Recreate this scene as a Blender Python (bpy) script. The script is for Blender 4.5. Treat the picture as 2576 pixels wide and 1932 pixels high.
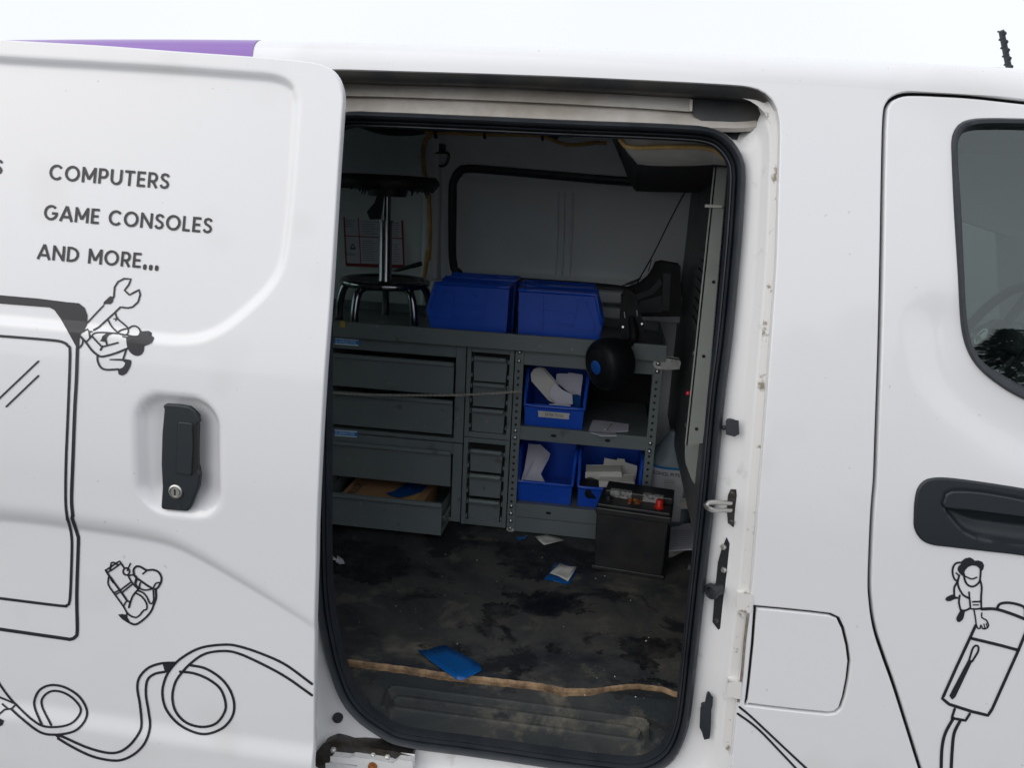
import bpy, math, random
import numpy as np
from mathutils import Vector, Matrix
from mathutils.geometry import delaunay_2d_cdt
random.seed(7); rng = np.random.default_rng(7)
for o in list(bpy.data.objects): bpy.data.objects.remove(o)
S = bpy.context.scene; COL = S.collection
rad = math.radians

# ------------------------------------------------------------------ camera, sky, sun, exposure
W, H, F = 2576.0, 1932.0, 1950.0            # photo size and focal length in its pixels
CAM = np.array([0.0, -1.25, 1.52])
PITCH, YAW, ROLL = rad(14.0), rad(7.0), rad(2.97)
def camrot(p, y, r):
    R0 = np.array([[1, 0, 0], [0, 0, -1], [0, 1, 0]], float)
    cy, sy, cp, sp, cr, sr = math.cos(y), math.sin(y), math.cos(p), math.sin(p), math.cos(r), math.sin(r)
    return (np.array([[cr, -sr, 0], [sr, cr, 0], [0, 0, 1]]) @ np.array([[1, 0, 0], [0, cp, -sp], [0, sp, cp]])
            @ np.array([[cy, 0, sy], [0, 1, 0], [-sy, 0, cy]]) @ R0)
RT = camrot(PITCH, YAW, ROLL).T
cd = bpy.data.cameras.new('camera'); cam = bpy.data.objects.new('camera', cd); COL.objects.link(cam)
cd.sensor_fit = 'HORIZONTAL'; cd.sensor_width = 36; cd.lens = F / W * 36; cd.clip_start = .02; cd.clip_end = 2000
M = Matrix.Identity(4)
for i in range(3):
    M[i][0], M[i][1], M[i][2], M[i][3] = RT[i, 0], -RT[i, 1], -RT[i, 2], CAM[i]
cam.matrix_world = M; S.camera = cam; S.cycles.diffuse_bounces = 8; S.cycles.max_bounces = 12

wd = bpy.data.worlds.new('World'); S.world = wd; wd.use_nodes = True
nt = wd.node_tree; nt.nodes.clear()
sky = nt.nodes.new('ShaderNodeTexSky'); sky.sky_type = 'NISHITA'; sky.sun_disc = False
SUN_EL, SUN_AZ = rad(35), rad(228)
sky.sun_elevation = SUN_EL; sky.sun_rotation = SUN_AZ; sky.air_density = 1.0; sky.dust_density = 6.0; sky.ozone_density = 1.0
hs = nt.nodes.new('ShaderNodeMix'); hs.data_type = 'RGBA'; hs.inputs[0].default_value = .88; hs.inputs[7].default_value = (7.8, 8.05, 8.5, 1)   # cloud layer over the sky
tc = nt.nodes.new('ShaderNodeTexCoord'); cn = nt.nodes.new('ShaderNodeTexNoise'); cn.inputs['Scale'].default_value = 2.2; cn.inputs['Detail'].default_value = 4
cr_ = nt.nodes.new('ShaderNodeMix'); cr_.data_type = 'RGBA'; cr_.inputs[6].default_value = (7.1, 7.25, 7.55, 1); cr_.inputs[7].default_value = (8.0, 8.2, 8.6, 1)
nt.links.new(tc.outputs['Generated'], cn.inputs['Vector']); nt.links.new(cn.outputs['Fac'], cr_.inputs[0]); nt.links.new(cr_.outputs[2], hs.inputs[7])
bg = nt.nodes.new('ShaderNodeBackground'); bg.inputs['Strength'].default_value = 0.13
wo = nt.nodes.new('ShaderNodeOutputWorld')
nt.links.new(sky.outputs[0], hs.inputs[6]); nt.links.new(hs.outputs[2], bg.inputs['Color']); nt.links.new(bg.outputs[0], wo.inputs[0])
sl = bpy.data.lights.new('sun', 'SUN'); sl.energy = .85; sl.angle = rad(90); sl.color = (1, .995, .985)
so = bpy.data.objects.new('sun', sl); COL.objects.link(so)
sd = Vector((math.sin(SUN_AZ) * math.cos(SUN_EL), math.cos(SUN_AZ) * math.cos(SUN_EL), math.sin(SUN_EL)))
so.rotation_euler = sd.to_track_quat('Z', 'Y').to_euler(); so.location = (0, -4, 6)
vs = S.view_settings; vs.view_transform = 'Standard'; vs.look = 'None'; vs.gamma = 1; vs.exposure = 0.10; vs.use_curve_mapping = False

# ------------------------------------------------------------------ back-projection onto real planes and surfaces
def ray(x, y): return RT @ np.array([(x - W / 2) / F, (y - H / 2) / F, 1.0])
def at(x, y, Y):
    d = ray(x, y); p = CAM + d * (Y - CAM[1]) / d[1]; return (float(p[0]), float(p[1]), float(p[2]))
def atz(x, y, z):
    d = ray(x, y); p = CAM + d * (z - CAM[2]) / d[2]; return (float(p[0]), float(p[1]), float(p[2]))
def onv(pts, surf, off=0.0):
    P = np.asarray(pts, float).reshape(-1, 2)
    d = np.c_[(P[:, 0] - W / 2) / F, (P[:, 1] - H / 2) / F, np.ones(len(P))] @ RT.T; Y = np.zeros(len(P))
    for _ in range(9):
        p = CAM + d * ((Y - CAM[1]) / d[:, 1])[:, None]; Y = surf(p[:, 0], p[:, 2]) + off
    return [tuple(q) for q in (CAM + d * ((Y - CAM[1]) / d[:, 1])[:, None]).tolist()]
def on(x, y, surf, off=0.0): return onv([(x, y)], surf, off)[0]
def tf(o, s): return lambda pts: [(o[0] + a * s, o[1] + b * s) for a, b in pts]
R1 = tf((0, 60), 880 / 2212); R2 = tf((0, 680), 860 / 2212); R3 = tf((0, 1300), 860 / 2212)
R4 = tf((1700, 1000), 500 / 890); R5 = tf((2176, 1132), 400 / 830); R6 = tf((2176, 40), 400 / 626)
T1 = tf((180, 680), 240 / 1422); T2 = tf((250, 1390), 180 / 1493); T3 = tf((2360, 1390), 140 / 1106)
G1 = tf((800, 130), 700 / 2212); G2 = tf((1400, 130), 700 / 2212); G3 = tf((800, 640), 600 / 2212); G4 = tf((1240, 640), 600 / 2212)
G5 = tf((800, 1050), 600 / 2212); G6 = tf((1240, 1040), 600 / 2212); G7 = tf((760, 1480), 600 / 2202); G8 = tf((1260, 1480), 600 / 2202)
G9 = tf((800, 340), 400 / 1327); GA = tf((1440, 640), 300 / 1382); GB = tf((780, 1780), 320 / 2212); GC = tf((1480, 1200), 320 / 1896)

# ------------------------------------------------------------------ materials
MATS = {}
def mat(name, col, rough=.5, metal=0., var=None, vscale=8, vamt=.5, bump=0., bscale=60, coat=0., spec=.5, rvar=0., trans=0., emit=None, detail=6, contrast=(.35, .65), bdist=.002):
    m = bpy.data.materials.new(name); m.use_nodes = True; t = m.node_tree; b = t.nodes['Principled BSDF']
    b.inputs['Base Color'].default_value = (*col, 1); b.inputs['Roughness'].default_value = rough; b.inputs['Metallic'].default_value = metal
    b.inputs['Coat Weight'].default_value = coat; b.inputs['Coat Roughness'].default_value = .06; b.inputs['Specular IOR Level'].default_value = spec
    b.inputs['Transmission Weight'].default_value = trans
    if emit: b.inputs['Emission Color'].default_value = (*emit[0], 1); b.inputs['Emission Strength'].default_value = emit[1]
    geo = t.nodes.new('ShaderNodeNewGeometry')
    def noise(sc, det=detail):
        n = t.nodes.new('ShaderNodeTexNoise'); n.inputs['Scale'].default_value = sc; n.inputs['Detail'].default_value = det; n.inputs['Roughness'].default_value = .62
        t.links.new(geo.outputs['Position'], n.inputs['Vector']); return n
    def ramp(src, a, c):
        r = t.nodes.new('ShaderNodeMapRange'); r.inputs['From Min'].default_value = a; r.inputs['From Max'].default_value = c
        t.links.new(src, r.inputs['Value']); return r
    if var is not None:
        r = ramp(noise(vscale).outputs['Fac'], *contrast); mu = t.nodes.new('ShaderNodeMath'); mu.operation = 'MULTIPLY'; mu.inputs[1].default_value = vamt
        t.links.new(r.outputs[0], mu.inputs[0])
        mx = t.nodes.new('ShaderNodeMix'); mx.data_type = 'RGBA'; mx.inputs[6].default_value = (*col, 1); mx.inputs[7].default_value = (*var, 1)
        t.links.new(mu.outputs[0], mx.inputs[0]); t.links.new(mx.outputs[2], b.inputs['Base Color'])
    if rvar:
        r = ramp(noise(vscale * 2.3).outputs['Fac'], .3, .7); r.inputs['To Min'].default_value = max(.02, rough - rvar); r.inputs['To Max'].default_value = min(1, rough + rvar)
        t.links.new(r.outputs[0], b.inputs['Roughness'])
    if bump:
        bp = t.nodes.new('ShaderNodeBump'); bp.inputs['Strength'].default_value = bump; bp.inputs['Distance'].default_value = bdist
        t.links.new(noise(bscale).outputs['Fac'], bp.inputs['Height']); t.links.new(bp.outputs[0], b.inputs['Normal'])
    MATS[name] = m; return m
def specks(name, col, scale, lo, hi, amt):
    t = MATS[name].node_tree; b = t.nodes['Principled BSDF']; src = b.inputs['Base Color'].links[0].from_socket
    g = t.nodes.new('ShaderNodeNewGeometry'); n = t.nodes.new('ShaderNodeTexNoise'); n.inputs['Scale'].default_value = scale; n.inputs['Detail'].default_value = 2
    t.links.new(g.outputs['Position'], n.inputs['Vector']); r = t.nodes.new('ShaderNodeMapRange'); r.inputs['From Min'].default_value = lo; r.inputs['From Max'].default_value = hi; r.inputs['To Max'].default_value = amt
    t.links.new(n.outputs['Fac'], r.inputs['Value']); mx = t.nodes.new('ShaderNodeMix'); mx.data_type = 'RGBA'; t.links.new(r.outputs[0], mx.inputs[0]); t.links.new(src, mx.inputs[6]); mx.inputs[7].default_value = (*col, 1); t.links.new(mx.outputs[2], b.inputs['Base Color'])
mat('paint', (.77, .78, .80), .26, coat=.8, var=(.70, .69, .67), vscale=2.2, vamt=.10, detail=3, contrast=(.4, .8))
specks('paint', (.34, .31, .28), 75, .75, .78, .30)
specks('paint', (.60, .585, .56), 5, .60, .75, .30)
mat('jamb_paint', (.74, .745, .75), .4, var=(.30, .27, .22), vscale=16, vamt=.5, contrast=(.60, .74), rvar=.1, bump=.03, bscale=60)
mat('gutter_paint', (.70, .69, .67), .5, var=(.16, .12, .07), vscale=38, vamt=.85, contrast=(.58, .66), bump=.05, bscale=80)
mat('grime', (.13, .105, .08), .8, var=(.30, .27, .22), vscale=50, vamt=.8)
mat('track_paint', (.52, .50, .47), .42, var=(.26, .22, .17), vscale=10, vamt=.6, rvar=.1)
mat('purple', (.235, .11, .43), .3, coat=.3)
mat('vinyl', (.018, .019, .026), .38)
mat('rubber', (.016, .020, .027), .45, var=(.04, .045, .05), vscale=14, vamt=.4, rvar=.12, bump=.05, bscale=120)
mat('rubber_dusty', (.015, .019, .025), .55, var=(.09, .08, .06), vscale=8, vamt=.5, rvar=.12)
mat('black_plastic', (.016, .017, .020), .42, bump=.12, bscale=900, rvar=.08, vscale=6, bdist=.0005)
mat('handle_plastic', (.013, .018, .023), .48, bump=.2, bscale=1100, bdist=.0005)
mat('gap', (.012, .012, .012), .9)
mat('steel_grey', (.150, .180, .185), .42, var=(.115, .138, .145), vscale=5, vamt=.6, rvar=.08, bump=.05, bscale=300, bdist=.0005)
specks('steel_grey', (.34, .35, .34), 60, .70, .76, .45)
specks('steel_grey', (.05, .05, .05), 24, .68, .76, .5)
mat('steel_grey_light', (.30, .33, .31), .42, var=(.22, .23, .21), vscale=7, vamt=.5)
mat('void', (.012, .012, .013), .9)
mat('wall', (.72, .76, .78), .42, var=(.60, .63, .65), vscale=3, vamt=.6, rvar=.08, bump=.03, bscale=20)
mat('wall_dark', (.22, .23, .24), .55, var=(.16, .165, .17), vscale=5, vamt=.6)
mat('ceiling', (.42, .44, .46), .8, var=(.34, .36, .38), vscale=7, vamt=.6)
mat('bulkhead', (.085, .092, .092), .45, var=(.06, .065, .07), vscale=4, vamt=.7, rvar=.08)
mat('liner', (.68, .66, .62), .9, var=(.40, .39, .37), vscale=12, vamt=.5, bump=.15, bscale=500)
mat('liner_shaded', (.045, .045, .045), .9, bump=.15, bscale=400)  # shaded copy of the headliner, its shade put into the colour
mat('foam', (.72, .50, .20), .8, var=(.45, .28, .10), vscale=30, vamt=.7)
mat('tape', (.60, .38, .13), .6, var=(.34, .20, .07), vscale=18, vamt=.7)
mat('bin_blue', (.008, .080, .56), .36, var=(.014, .105, .64), vscale=9, vamt=.5, rvar=.1, spec=.5)
mat('film_blue', (.004, .075, .26), .22, rvar=.08, vscale=20)
mat('paper', (.66, .66, .74), .75, var=(.56, .56, .66), vscale=20, vamt=.5, bump=.1, bscale=30)
mat('card_white', (.64, .63, .58), .65, var=(.52, .51, .47), vscale=14, vamt=.5)
mat('foam_white', (.62, .62, .58), .5)
mat('chrome', (.24, .25, .265), .18, metal=1, rvar=.08, vscale=30)
mat('zinc', (.55, .55, .53), .34, metal=1, rvar=.1, vscale=60)
mat('dark_metal', (.10, .10, .10), .4, metal=.8, var=(.05, .035, .02), vscale=40, vamt=.8, rvar=.1)
mat('battery', (.008, .009, .011), .42, var=(.035, .035, .035), vscale=16, vamt=.5, bump=.06, bscale=90)
mat('cord_grey', (.34, .33, .30), .5)
mat('red_cap', (.55, .018, .010), .4)
mat('corrosion', (.33, .105, .02), .8, var=(.08, .03, .01), vscale=120, vamt=.8, bump=.5, bscale=200)
mat('label_silver', (.30, .30, .29), .5, var=(.04, .04, .04), vscale=110, vamt=.8, contrast=(.5, .56))
mat('jug', (.30, .38, .44), .4, var=(.26, .34, .40), vscale=12, trans=.25)
mat('label_white', (.62, .65, .68), .55)
mat('label_blue', (.01, .20, .50), .4)
mat('badge_blue', (.02, .24, .66), .3)
mat('badge_line', (.75, .85, .92), .35)
mat('ink', (.01, .01, .012), .5)
mat('ink_soft', (.11, .12, .14), .6)
mat('cardboard', (.40, .225, .115), .8, var=(.33, .17, .08), vscale=18, vamt=.5)
mat('wood', (.36, .24, .135), .7, var=(.085, .05, .028), vscale=34, vamt=.9, bump=.4, bscale=90)
mat('yellow', (.42, .30, .04), .6)
mat('poster', (.62, .60, .68), .6)
mat('poster_red', (.26, .02, .03), .6)
mat('leather', (.011, .011, .012), .5, bump=.4, bscale=70, var=(.03, .03, .03), vscale=20)
mat('device_black', (.006, .007, .009), .55, rvar=.12, vscale=20, spec=.3)
mat('emblem_blue', (.01, .10, .45), .3)
mat('cab_grey', (.34, .36, .36), .7, var=(.28, .30, .30), vscale=6)
mat('cab_dark', (.05, .055, .06), .6)
mat('tyre', (.02, .02, .02), .8, bump=.3, bscale=80)
mat('wheel_steel', (.45, .45, .46), .4, metal=.7)
mat('knob_red', (.5, .02, .04), .3)  # plain red of the bulkhead knob
mat('bark', (.08, .06, .045), .9, bump=.4, bscale=30)
mat('needles', (.018, .035, .016), .8, var=(.035, .055, .02), vscale=3)

def floor_material(name, base, brown, ochre):
    m = bpy.data.materials.new(name); m.use_nodes = True; t = m.node_tree; b = t.nodes['Principled BSDF']
    geo = t.nodes.new('ShaderNodeNewGeometry')
    mp = t.nodes.new('ShaderNodeMapping'); mp.inputs['Scale'].default_value = (1, 1.25, 1); t.links.new(geo.outputs['Position'], mp.inputs['Vector'])
    def noise(sc, det=9, ro=.65, dist=0.):
        n = t.nodes.new('ShaderNodeTexNoise'); n.inputs['Scale'].default_value = sc; n.inputs['Detail'].default_value = det
        n.inputs['Roughness'].default_value = ro; n.inputs['Distortion'].default_value = dist; t.links.new(mp.outputs[0], n.inputs['Vector']); return n.outputs['Fac']
    def rng_(src, a, c, lo=0., hi=1.):
        r = t.nodes.new('ShaderNodeMapRange'); r.inputs['From Min'].default_value = a; r.inputs['From Max'].default_value = c
        r.inputs['To Min'].default_value = lo; r.inputs['To Max'].default_value = hi; t.links.new(src, r.inputs['Value']); return r.outputs[0]
    def mix(fac, a, c):
        x = t.nodes.new('ShaderNodeMix'); x.data_type = 'RGBA'; t.links.new(fac, x.inputs[0])
        for s, v in ((6, a), (7, c)):
            if isinstance(v, tuple): x.inputs[s].default_value = (*v, 1)
            else: t.links.new(v, x.inputs[s])
        return x.outputs[2]
    c = mix(rng_(noise(2.3, dist=.8), .42, .58), base, brown)
    c = mix(rng_(noise(6.5, dist=.4), .54, .70, 0, .80), c, ochre)
    c = mix(rng_(noise(3.6, 9, .66, .5), .535, .575, 0, .94), c, (.006, .007, .010))
    c = mix(rng_(noise(55, 6), .66, .74, 0, .55), c, (.19, .17, .13))
    c = mix(rng_(noise(190, 3), .72, .78, 0, .6), c, (.30, .28, .24))
    t.links.new(c, b.inputs['Base Color'])
    t.links.new(rng_(noise(5.5, 8, .6, .5), .5, .62, .72, .42), b.inputs['Roughness'])
    bp = t.nodes.new('ShaderNodeBump'); bp.inputs['Strength'].default_value = .5; bp.inputs['Distance'].default_value = .003
    t.links.new(noise(85), bp.inputs['Height']); t.links.new(bp.outputs[0], b.inputs['Normal'])
    MATS[name] = m
floor_material('floor_stained', (.018, .022, .028), (.062, .061, .056), (.165, .150, .118))
floor_material('sill_rubber', (.010, .015, .019), (.030, .033, .032), (.15, .132, .095))
floor_material('asphalt', (.07, .07, .072), (.085, .083, .08), (.11, .105, .10))

def glass_material():
    m = bpy.data.materials.new('glass'); m.use_nodes = True; t = m.node_tree; t.nodes.clear()
    out = t.nodes.new('ShaderNodeOutputMaterial'); fr = t.nodes.new('ShaderNodeFresnel'); fr.inputs['IOR'].default_value = 1.52
    a = t.nodes.new('ShaderNodeMath'); a.operation = 'MULTIPLY_ADD'; a.inputs[1].default_value = 1.5; a.inputs[2].default_value = .04
    tr = t.nodes.new('ShaderNodeBsdfTransparent'); tr.inputs['Color'].default_value = (.70, .80, .78, 1)
    gl = t.nodes.new('ShaderNodeBsdfGlossy'); gl.inputs['Roughness'].default_value = .01; gl.inputs['Color'].default_value = (.9, 1, .98, 1)
    mx = t.nodes.new('ShaderNodeMixShader'); t.links.new(fr.outputs[0], a.inputs[0]); t.links.new(a.outputs[0], mx.inputs[0])
    t.links.new(tr.outputs[0], mx.inputs[1]); t.links.new(gl.outputs[0], mx.inputs[2]); t.links.new(mx.outputs[0], out.inputs[0]); MATS['glass'] = m
glass_material()
_g = MATS['glass'].copy(); _g.name = 'tinted_glass'; MATS['tinted_glass'] = _g
[n for n in _g.node_tree.nodes if n.type == 'BSDF_TRANSPARENT'][0].inputs['Color'].default_value = (.20, .25, .24, 1)

# ------------------------------------------------------------------ mesh helpers
class MB:
    def __init__(s): s.v = []; s.f = []
    def add(s, vs_, fs):
        n = len(s.v); s.v += [tuple(float(c) for c in p) for p in vs_]; s.f += [tuple(i + n for i in q) for q in fs]; return s
    def box(s, x0, x1, y0, y1, z0, z1):
        return s.add([(x0, y0, z0), (x1, y0, z0), (x1, y1, z0), (x0, y1, z0), (x0, y0, z1), (x1, y0, z1), (x1, y1, z1), (x0, y1, z1)],
                     [(0, 3, 2, 1), (4, 5, 6, 7), (0, 1, 5, 4), (1, 2, 6, 5), (2, 3, 7, 6), (3, 0, 4, 7)])
    def prism(s, poly, vec):
        n = len(poly); v = [Vector(p) for p in poly]; w = [p + Vector(vec) for p in v]
        nrm = Vector((0, 0, 0))
        for i in range(n): nrm += v[i].cross(v[(i + 1) % n])
        if nrm.dot(Vector(vec)) > 0: v.reverse(); w.reverse()
        return s.add(v + w, [tuple(range(n)), tuple(range(2 * n - 1, n - 1, -1))] + [(i, i + n, (i + 1) % n + n, (i + 1) % n)[::-1] for i in range(n)])
    def loft(s, rows, cu=False, cv=False, flip=False):
        m, n = len(rows), len(rows[0]); v = [p for r in rows for p in r]; fs = []
        for i in range(m if cv else m - 1):
            for j in range(n if cu else n - 1):
                q = (i * n + j, i * n + (j + 1) % n, ((i + 1) % m) * n + (j + 1) % n, ((i + 1) % m) * n + j)
                fs.append(q[::-1] if flip else q)
        return s.add(v, fs)
    def tube(s, pts, r, n=8, closed=False, caps=True):
        P = [Vector(p) for p in pts]; rs = r if isinstance(r, (list, tuple)) else [r] * len(P); rows = []; up = None
        for i, p in enumerate(P):
            a = P[(i - 1) % len(P)] if (closed or i > 0) else p; b = P[(i + 1) % len(P)] if (closed or i < len(P) - 1) else p
            d = (b - a).normalized()
            if up is None: up = Vector((0, 0, 1)) if abs(d.z) < .9 else Vector((1, 0, 0))
            u = (up - d * up.dot(d)).normalized(); up = u; w = d.cross(u)
            rows.append([p + (u * math.cos(k * 2 * math.pi / n) + w * math.sin(k * 2 * math.pi / n)) * rs[i] for k in range(n)])
        s.loft(rows, cu=True, cv=closed)
        if caps and not closed:
            b0 = len(s.v) - len(rows) * n; s.f.append(tuple(range(b0 + n - 1, b0 - 1, -1))); b1 = len(s.v) - n; s.f.append(tuple(range(b1, b1 + n)))
        return s
    def lathe(s, prof, c=(0, 0, 0), axis=(0, 0, 1), n=24, sx=1., sy=1.):
        A = Vector(axis).normalized(); q = A.to_track_quat('Z', 'Y').to_matrix(); c = Vector(c)
        rows = [[c + q @ Vector((r * math.cos(k * 2 * math.pi / n) * sx, r * math.sin(k * 2 * math.pi / n) * sy, z)) for k in range(n)] for r, z in prof]
        s.loft(rows, cu=True); b0 = len(s.v) - len(rows) * n
        if prof[0][0] > 1e-4: s.f.append(tuple(range(b0 + n - 1, b0 - 1, -1)))
        if prof[-1][0] > 1e-4: b1 = len(s.v) - n; s.f.append(tuple(range(b1, b1 + n)))
        return s
    def build(s, name, m, parent=None, smooth=None, bevel=0, local=False, seg=2):
        me = bpy.data.meshes.new(name); me.from_pydata(s.v, [], s.f); me.validate(); me.update()
        o = bpy.data.objects.new(name, me); COL.objects.link(o); me.materials.append(MATS[m])
        if smooth is not None:
            me.polygons.foreach_set('use_smooth', [True] * len(me.polygons)); me.set_sharp_from_angle(angle=rad(smooth))
        if bevel:
            b = o.modifiers.new('bevel', 'BEVEL'); b.width = bevel; b.segments = seg; b.limit_method = 'ANGLE'; b.angle_limit = rad(35)
        if parent: setparent(o, parent, local)
        return o
def setparent(o, p, local=False):
    o.parent = p
    if not local:
        wm = Matrix.Translation(p.location) if p.type == 'EMPTY' else Matrix.Identity(4)
        o.matrix_parent_inverse = wm.inverted()
def thing(name, label, cat, loc=(0, 0, 0), rotz=0, group=None):
    o = bpy.data.objects.new(name, None); COL.objects.link(o); o.location = loc; o.rotation_euler = (0, 0, rotz); o.empty_display_size = .05
    o['label'] = label; o['category'] = cat
    if group: o['group'] = group
    return o
def tag(o, label, cat, group=None):
    o['label'] = label; o['category'] = cat
    if group: o['group'] = group
    return o
def copy_tree(o, parent=None):
    c = o.copy(); COL.objects.link(c)
    if parent: c.parent = parent
    for ch in list(o.children): copy_tree(ch, c)
    return c

def catmull(pts, closed=False, step=6.):
    P = np.array(pts, float); n = len(P); out = []
    for i in range(n if closed else n - 1):
        p1, p2 = P[i], P[(i + 1) % n]
        p0 = P[(i - 1) % n] if closed or i > 0 else 2 * p1 - p2; p3 = P[(i + 2) % n] if closed or i < n - 2 else 2 * p2 - p1
        k = max(1, int(np.linalg.norm(p2 - p1) / step))
        for j in range(k):
            t = j / k; out.append(.5 * ((2 * p1) + (p2 - p0) * t + (2 * p0 - 5 * p1 + 4 * p2 - p3) * t * t + (3 * p1 - p0 - 3 * p2 + p3) * t ** 3))
    if not closed: out.append(P[-1])
    return np.array(out)
def lin(pts, closed=False, step=8.):
    P = np.array(pts, float); n = len(P); out = []
    for i in range(n if closed else n - 1):
        a, b = P[i], P[(i + 1) % n]; k = max(1, int(np.linalg.norm(b - a) / step)); out += [a + (b - a) * j / k for j in range(k)]
    if not closed: out.append(P[-1])
    return np.array(out)
def inside(poly, X, Z):
    poly = np.asarray(poly); r = np.zeros(X.shape, bool); n = len(poly); j = n - 1
    for i in range(n):
        xi, zi = poly[i]; xj, zj = poly[j]
        c = (zi > Z) != (zj > Z)
        with np.errstate(divide='ignore', invalid='ignore'):
            r ^= c & (X < (xj - xi) * (Z - zi) / (zj - zi + 1e-18) + xi)
        j = i
    return r
def pdist(poly, X, Z, closed=True):
    poly = np.asarray(poly); d = np.full(X.shape, 1e9); n = len(poly)
    for i in range(n if closed else n - 1):
        a, b = poly[i], poly[(i + 1) % n]; e = b - a; L = e @ e + 1e-18
        t = np.clip(((X - a[0]) * e[0] + (Z - a[1]) * e[1]) / L, 0, 1)
        d = np.minimum(d, np.hypot(X - a[0] - t * e[0], Z - a[1] - t * e[1]))
    return d
def sdist(poly, X, Z):
    d = pdist(poly, X, Z); return np.where(inside(poly, X, Z), d, -d)
def sstep(t): t = np.clip(t, 0, 1); return t * t * (3 - 2 * t)
def area(p): p = np.asarray(p); return .5 * np.sum(p[:, 0] * np.roll(p[:, 1], -1) - np.roll(p[:, 0], -1) * p[:, 1])

def sheet(mb, outline, holes, surf, spacing, rim=0., edge_round=.0, off=0., extra=None):
    """fill an (x,z) outline with holes by a fine triangulation lying on Y = surf(x,z)"""
    outline = np.asarray(outline); holes = [np.asarray(h) for h in holes]
    x0, z0 = outline.min(0); x1, z1 = outline.max(0)
    gx, gz = np.meshgrid(np.arange(x0 + spacing * .5, x1, spacing), np.arange(z0 + spacing * .5, z1, spacing)); X, Z = gx.ravel(), gz.ravel()
    if extra is not None:
        ex = np.asarray(extra); cell = {}
        for p in ex: cell.setdefault((int(p[0] // .006), int(p[1] // .006)), 1)
        keep = np.array([(int(a // .006), int(b // .006)) not in cell for a, b in zip(X, Z)]); X = np.r_[X[keep], ex[:, 0]]; Z = np.r_[Z[keep], ex[:, 1]]
    k = inside(outline, X, Z)
    for h in holes: k &= ~inside(h, X, Z)
    X, Z = X[k], Z[k]; d = pdist(outline, X, Z)
    for h in holes: d = np.minimum(d, pdist(h, X, Z))
    k = d > spacing * .45; X, Z = X[k], Z[k]
    vs2, ed = [], []
    for lp in [outline] + holes:
        b = len(vs2); vs2 += [Vector((float(a), float(c))) for a, c in lp]; ed += [(b + i, b + (i + 1) % len(lp)) for i in range(len(lp))]
    vs2 += [Vector((float(a), float(c))) for a, c in zip(X, Z)]
    ov, oe, of, _, _, _ = delaunay_2d_cdt(vs2, ed, [], 0, 1e-7)
    P = np.array([(p.x, p.y) for p in ov]); T = np.array([f for f in of if len(f) == 3]); C = P[T].mean(1)
    k = inside(outline, C[:, 0], C[:, 1])
    for h in holes: k &= ~inside(h, C[:, 0], C[:, 1])
    Y = surf(P[:, 0], P[:, 1]) + off
    tri = []
    for t in T[k]:
        a, b, c = P[t]
        cr = (b[0] - a[0]) * (c[1] - a[1]) - (b[1] - a[1]) * (c[0] - a[0])
        tri.append(tuple(t) if cr > 0 else tuple(t[::-1]))
    mb.add(np.c_[P[:, 0], Y, P[:, 1]], tri)
    if rim:
        for k_, lp in enumerate([outline] + holes):
            lp = lp if area(lp) > 0 else lp[::-1]
            t = np.roll(lp, -1, 0) - np.roll(lp, 1, 0); nn = np.c_[t[:, 1], -t[:, 0]]; nn /= np.linalg.norm(nn, axis=1)[:, None] + 1e-12
            sg = 1 if k_ == 0 else -1
            Yl = surf(lp[:, 0], lp[:, 1]) + off; e = edge_round
            rows = [np.c_[lp[:, 0], Yl, lp[:, 1]]]
            if e: rows += [np.c_[lp[:, 0] + sg * nn[:, 0] * e * .7, Yl + e * .3, lp[:, 1] + sg * nn[:, 1] * e * .7], np.c_[lp[:, 0] + sg * nn[:, 0] * e, Yl + e, lp[:, 1] + sg * nn[:, 1] * e]]
            q = rows[-1].copy(); q[:, 1] = Yl + rim; rows.append(q)
            mb.loft([[tuple(p) for p in r] for r in rows], cu=True, flip=(k_ == 0))
    return mb

# ------------------------------------------------------------------ the van's side surface
def Yb(z):
    z = np.asarray(z, float)
    return np.where(z > 1.0, .21 * np.abs(z - 1.0) ** 1.6, .02 * (1.0 - z) ** 2)
def skin(x, z): return Yb(z) + 0 * x
def sk(pts, surf=skin, off=0.): return np.array(onv(pts, surf, off))[:, [0, 2]]

SIL = [(12, 101), (239, 99), (438, 99), (660, 102), (880, 104), (1153, 110.6), (1630, 122), (2176, 147), (2329, 157), (2576, 174)]
_s = np.array([at(a, b, .165) for a, b in SIL]); ROOFC = np.polyfit(_s[:, 0], _s[:, 2], 2)
def zt(x): return np.polyval(ROOFC, np.clip(x, -1.6, 1.3)) - .050
def roofpt(x, k, off=0.):      # k in 0..1 round the roof edge
    a = k * rad(84) + rad(7); r = .058; z0 = float(zt(x)); y0 = float(Yb(z0))
    return (x, y0 + r * (math.cos(rad(7)) - math.cos(a)) - off * math.cos(a), z0 + r * (math.sin(a) - math.sin(rad(7))) + off * math.sin(a))

van = thing('van', 'white cargo van with its side sliding door open and black line drawings', 'van', (-.1, .8, 0))

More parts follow.
